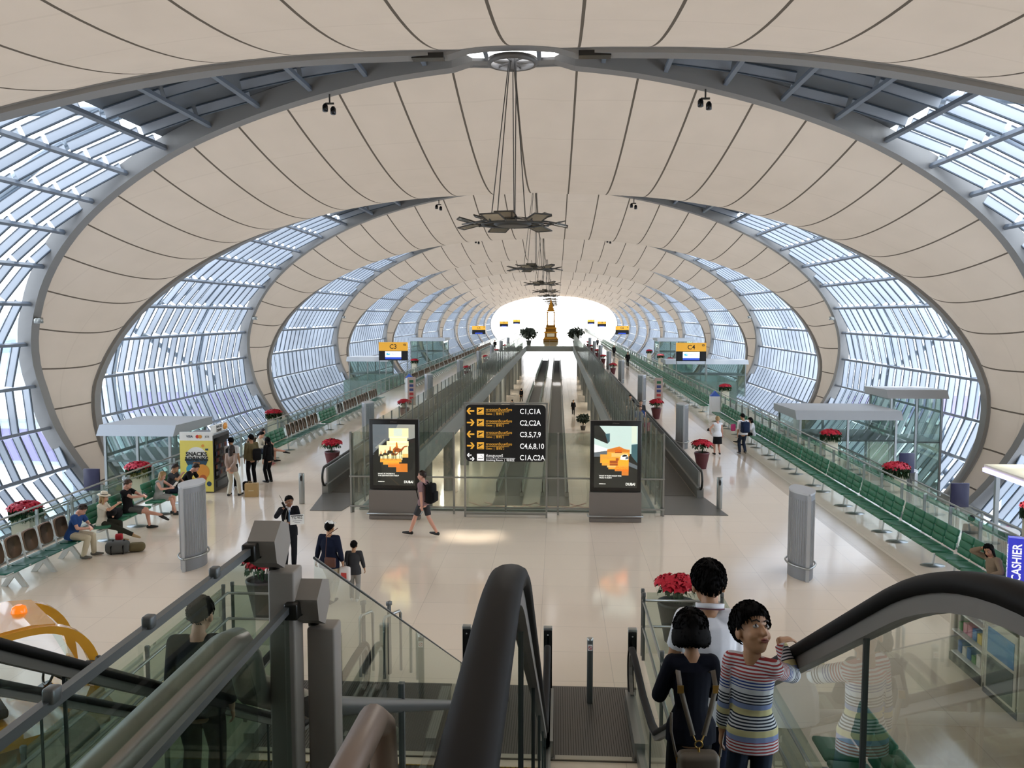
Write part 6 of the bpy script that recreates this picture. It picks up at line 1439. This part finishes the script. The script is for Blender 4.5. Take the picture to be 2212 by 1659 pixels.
t, J = person('person with a black backpack and grey shorts walking past the camel poster', (-2.0, 21.95, 0), 70, 1.78, walk(.34, head=(15, 0, 0), handR=(.28, .18, .84), handL=(-.28, -.1, .82), footL=(-.09, .36, .09), footR=(.09, -.33, .12)), dict(skin='pink', hcol='dark', top=(c_['pinkg'], .34), bottom=('shorts', c_['dgrey']), shoes=SHB_), .009)
backpack(J, 'black hiking backpack on the walker in grey shorts', cloth('pack_black', '#121213'), (.32, .2, .52))
# ---- right side
t, J = person('standing person in a white vest and black skirt with pinned blond hair, from behind', (8.1, 35.5, 0), 4, 1.66, walk(.1, handL=(-.26, .2, 1.0), elbL=(-1, -.5, -.5)), dict(skin='pink', fem=1, hair='bun', hcol='blond', top=(c_['white'], .05), bottom=('skirt', c_['black']), shoes=SHB_), .013)
b = MB(); b.rbox((0, 0, 0), (.13, .1, .09), .02, BLACK); b.lathe([(.035, 0), (.035, .07)], (0, .04, 0), 10, BLACK); held(J, b, 'camera', 'black camera in the hand of the person in the white vest', 'camera', (-.3, .28, 1.02))
t, J = person('standing person in pale shirt with a navy backpack beside the right seats', (9.2, 35.8, 0), 10, 1.75, walk(.08, head=(15, -10, 0)), dict(skin='tan', top=(c_['white'], .6), bottom=('trousers', c_['jeans']), shoes=SHG), .013)
backpack(J, 'navy backpack on the person in dark jeans by the right seats', cloth('pack_navy', '#1c2740'), (.34, .22, .46)); b = MB(); b.rbox((0, 0, 0), (.2, .12, .3), .05, c_['pink']); held(J, b, 'pink_bag', 'bright pink bag at the arm of the person with the navy backpack', 'bag', (-.38, .12, 1.12))
t, J = person('seated person with long black hair in a white top on the right bench row', (10.2, 38.4, 0), 90, 1.66, sit(lean=(0, .1, 0), head=(0, -25, 0), footR=(-.05, .7, .2), kneeR=(0, .1, 1)), dict(skin='light', fem=1, hair='long', top=(c_['white'], .6), bottom=('trousers', c_['black']), shoes=SHB_), .014)
t, J = person('seated person in a tan jacket, head on one hand, ending the right row', (10.2, 17.2, 0), 110, 1.66, sit(lean=(.12, .05, 0), head=(20, -20, 14), handR=(.17, .12, 1.22), elbR=(1, .4, -1), handL=(-.12, .28, .72)), dict(skin='tan', fem=1, hair='long', hcol='black', top=(c_['tan'], .9), bottom=('trousers', c_['black']), shoes=SHB_, topname='jacket'), .009)
t, J = person('person in a dark suit standing on the right gate ramp beyond the glass', (14.5, 27.2, -2.2), -20, 1.75, dict(), dict(skin='tan', top=(c_['suit'], .93), bottom=('trousers', c_['suit']), shoes=SHB_, hem=.18), .014)
bt = copy_tree(_bp[('green', 5, False)], (14.0, 29.3, -2.2), math.pi, label='green bench down on the right gate ramp under the seated travellers', group='gate ramp benches')
for i, (y, h, m, s) in enumerate(((30.3, 'black', 'pinkg', 'tan'), (29.6, 'dark', 'dgrey', 'tan'), (28.6, 'black', 'pink', 'light'), (28.0, 'black', 'black', 'tan'))):
    person('seated traveller on the right gate ramp, %s from the far end of the bench' % ordinal(i), (14.0, y, -2.2), 90, 1.7, sit(), dict(skin=s, hcol=h, top=(c_[m], .5), bottom=('trousers', c_['jeans']), shoes=SHB_), .018, 'travellers seated on the right gate ramp')
person('standing person in dark green on the left gate ramp at the picture edge', (-15.4, 26.8, -2.2), -60, 1.68, dict(), dict(skin='tan', fem=1, hair='long', hcol='dark', top=(c_['dgreen'], .9), bottom=('trousers', c_['black']), shoes=SHB_), .016)
# ---- on the right moving walkway
for i, (x, y, H, top, hc_, lb) in enumerate(((5.3, 39.6, 1.66, 'blue', 'brown', 'rider in a bright blue top on the right upper walkway'), (5.25, 44.5, 1.7, 'black', 'black', 'dark-haired rider in black, farthest on the right upper walkway'), (5.5, 41.4, 1.74, 'dgrey', 'dark', 'rider in grey behind the bright blue top on the right upper walkway'), (5.55, 38.6, 1.15, 'pink', 'blond', 'small rider in pink nearest on the right upper walkway'))):
    person('person, ' + lb, (x, y, .025), 185, H, dict(head=(0, -10, 0)), dict(skin='light', hcol=hc_, top=(c_[top], .5), bottom=('trousers', c_['jeans']), shoes=SHB_, hs=.95), .018)
# ---- escalator rider behind the left guard glass
person('person in a dark jacket and dark cap riding the escalator behind the left guard glass', (-1.06, 5.8, zline(5.8) - .02), 8, 1.62, dict(head=(-10, -12, 0), lean=(0, .05, 0)), dict(skin='light', hair='short', hcol='black', top=(c_['suit'], .93), bottom=('trousers', c_['black']), shoes=SHB_), .009)
# ---- lower level and far deck
for i, (x, y, z, rz, top, lb) in enumerate(((-3.4, 92, -5, 0, 'black', 'person in black walking away on the left of the lower level'), (3.2, 92, -5, 180, 'black', 'person in black walking on the right of the lower level'), (-3.0, 106, -5, 20, 'black', 'distant person in black on the lower level, left side'),
    (9.2, 118, 0, 180, 'black', 'distant person in black on the right deck by the far sign'), (8.4, 150, 0, 180, 'dgrey', 'very distant person in grey on the right deck'), (9.3, 96, 0, 170, 'black', 'distant person in black on the right deck before the small poinsettias'), (-9.0, 112, 0, 180, 'tan', 'distant person in tan on the left deck'), (-8.8, 140, 0, 180, 'black', 'very distant person in black on the left deck'))):
    person(lb, (x, y, z), rz, 1.7, walk(.2), dict(skin='tan', top=(c_[top], .9), bottom=('trousers', c_['black']), shoes=SHB_), .03)
bpy.data.scenes.remove(tmp_scene)
# lettering, marks and trimmings belong to the part they sit on
TOP = ('shirt', 'jacket', 'suit_jacket', 'jumper')
SUB = {'eye': ('body',), 'eyebrows': ('body',), 'lips': ('body',), 'collar': TOP, 'shirt_front': TOP, 'tie': TOP, 'gate_lettering': ('header', 'panel'), 'thai_lettering': ('panel',), 'small_lettering': ('panel',), 'arrows_and_icons': ('panel',),
       'screen_lettering': ('screen',), 'screen_emblem': ('screen',), 'plane_icon': ('header',), 'slogan': ('poster_print',), 'web_lettering': ('poster_print',), 'logo_lettering': ('poster_print',), 'maker_lettering': ('frame',),
       'side_lettering': ('side_graphic',), 'card_lettering': ('side_graphic',), 'header_lettering': ('top_header',), 'lettering': ('sign_box',), 'flight_lettering': ('sheet',), 'line_lettering': ('sheet',), 'sensor_eye': ('post',),
       'pictogram': ('pictogram_plate', 'panel'), 'pictograms': ('panel',), 'studs': ('flap',), 'tassel': ('flap',), 'panel_joint': ('glass_balustrade',), 'light_strip': ('roof', 'display_window'), 'fern_skirt': ('planter',), 'soil': ('pot', 'planter')}
fam = {}
for o in scene.objects:
    if o.parent and not o.parent.parent: fam.setdefault(o.parent.name, []).append(o)
for nm, ch in fam.items():
    by = {}
    for o in ch: by.setdefault(o.name.split('.')[0], o)
    for o in ch:
        for want in SUB.get(o.name.split('.')[0], ()):
            q = by.get(want)
            if q and q is not o and q.location.length < 1e-6: o.parent = q; break
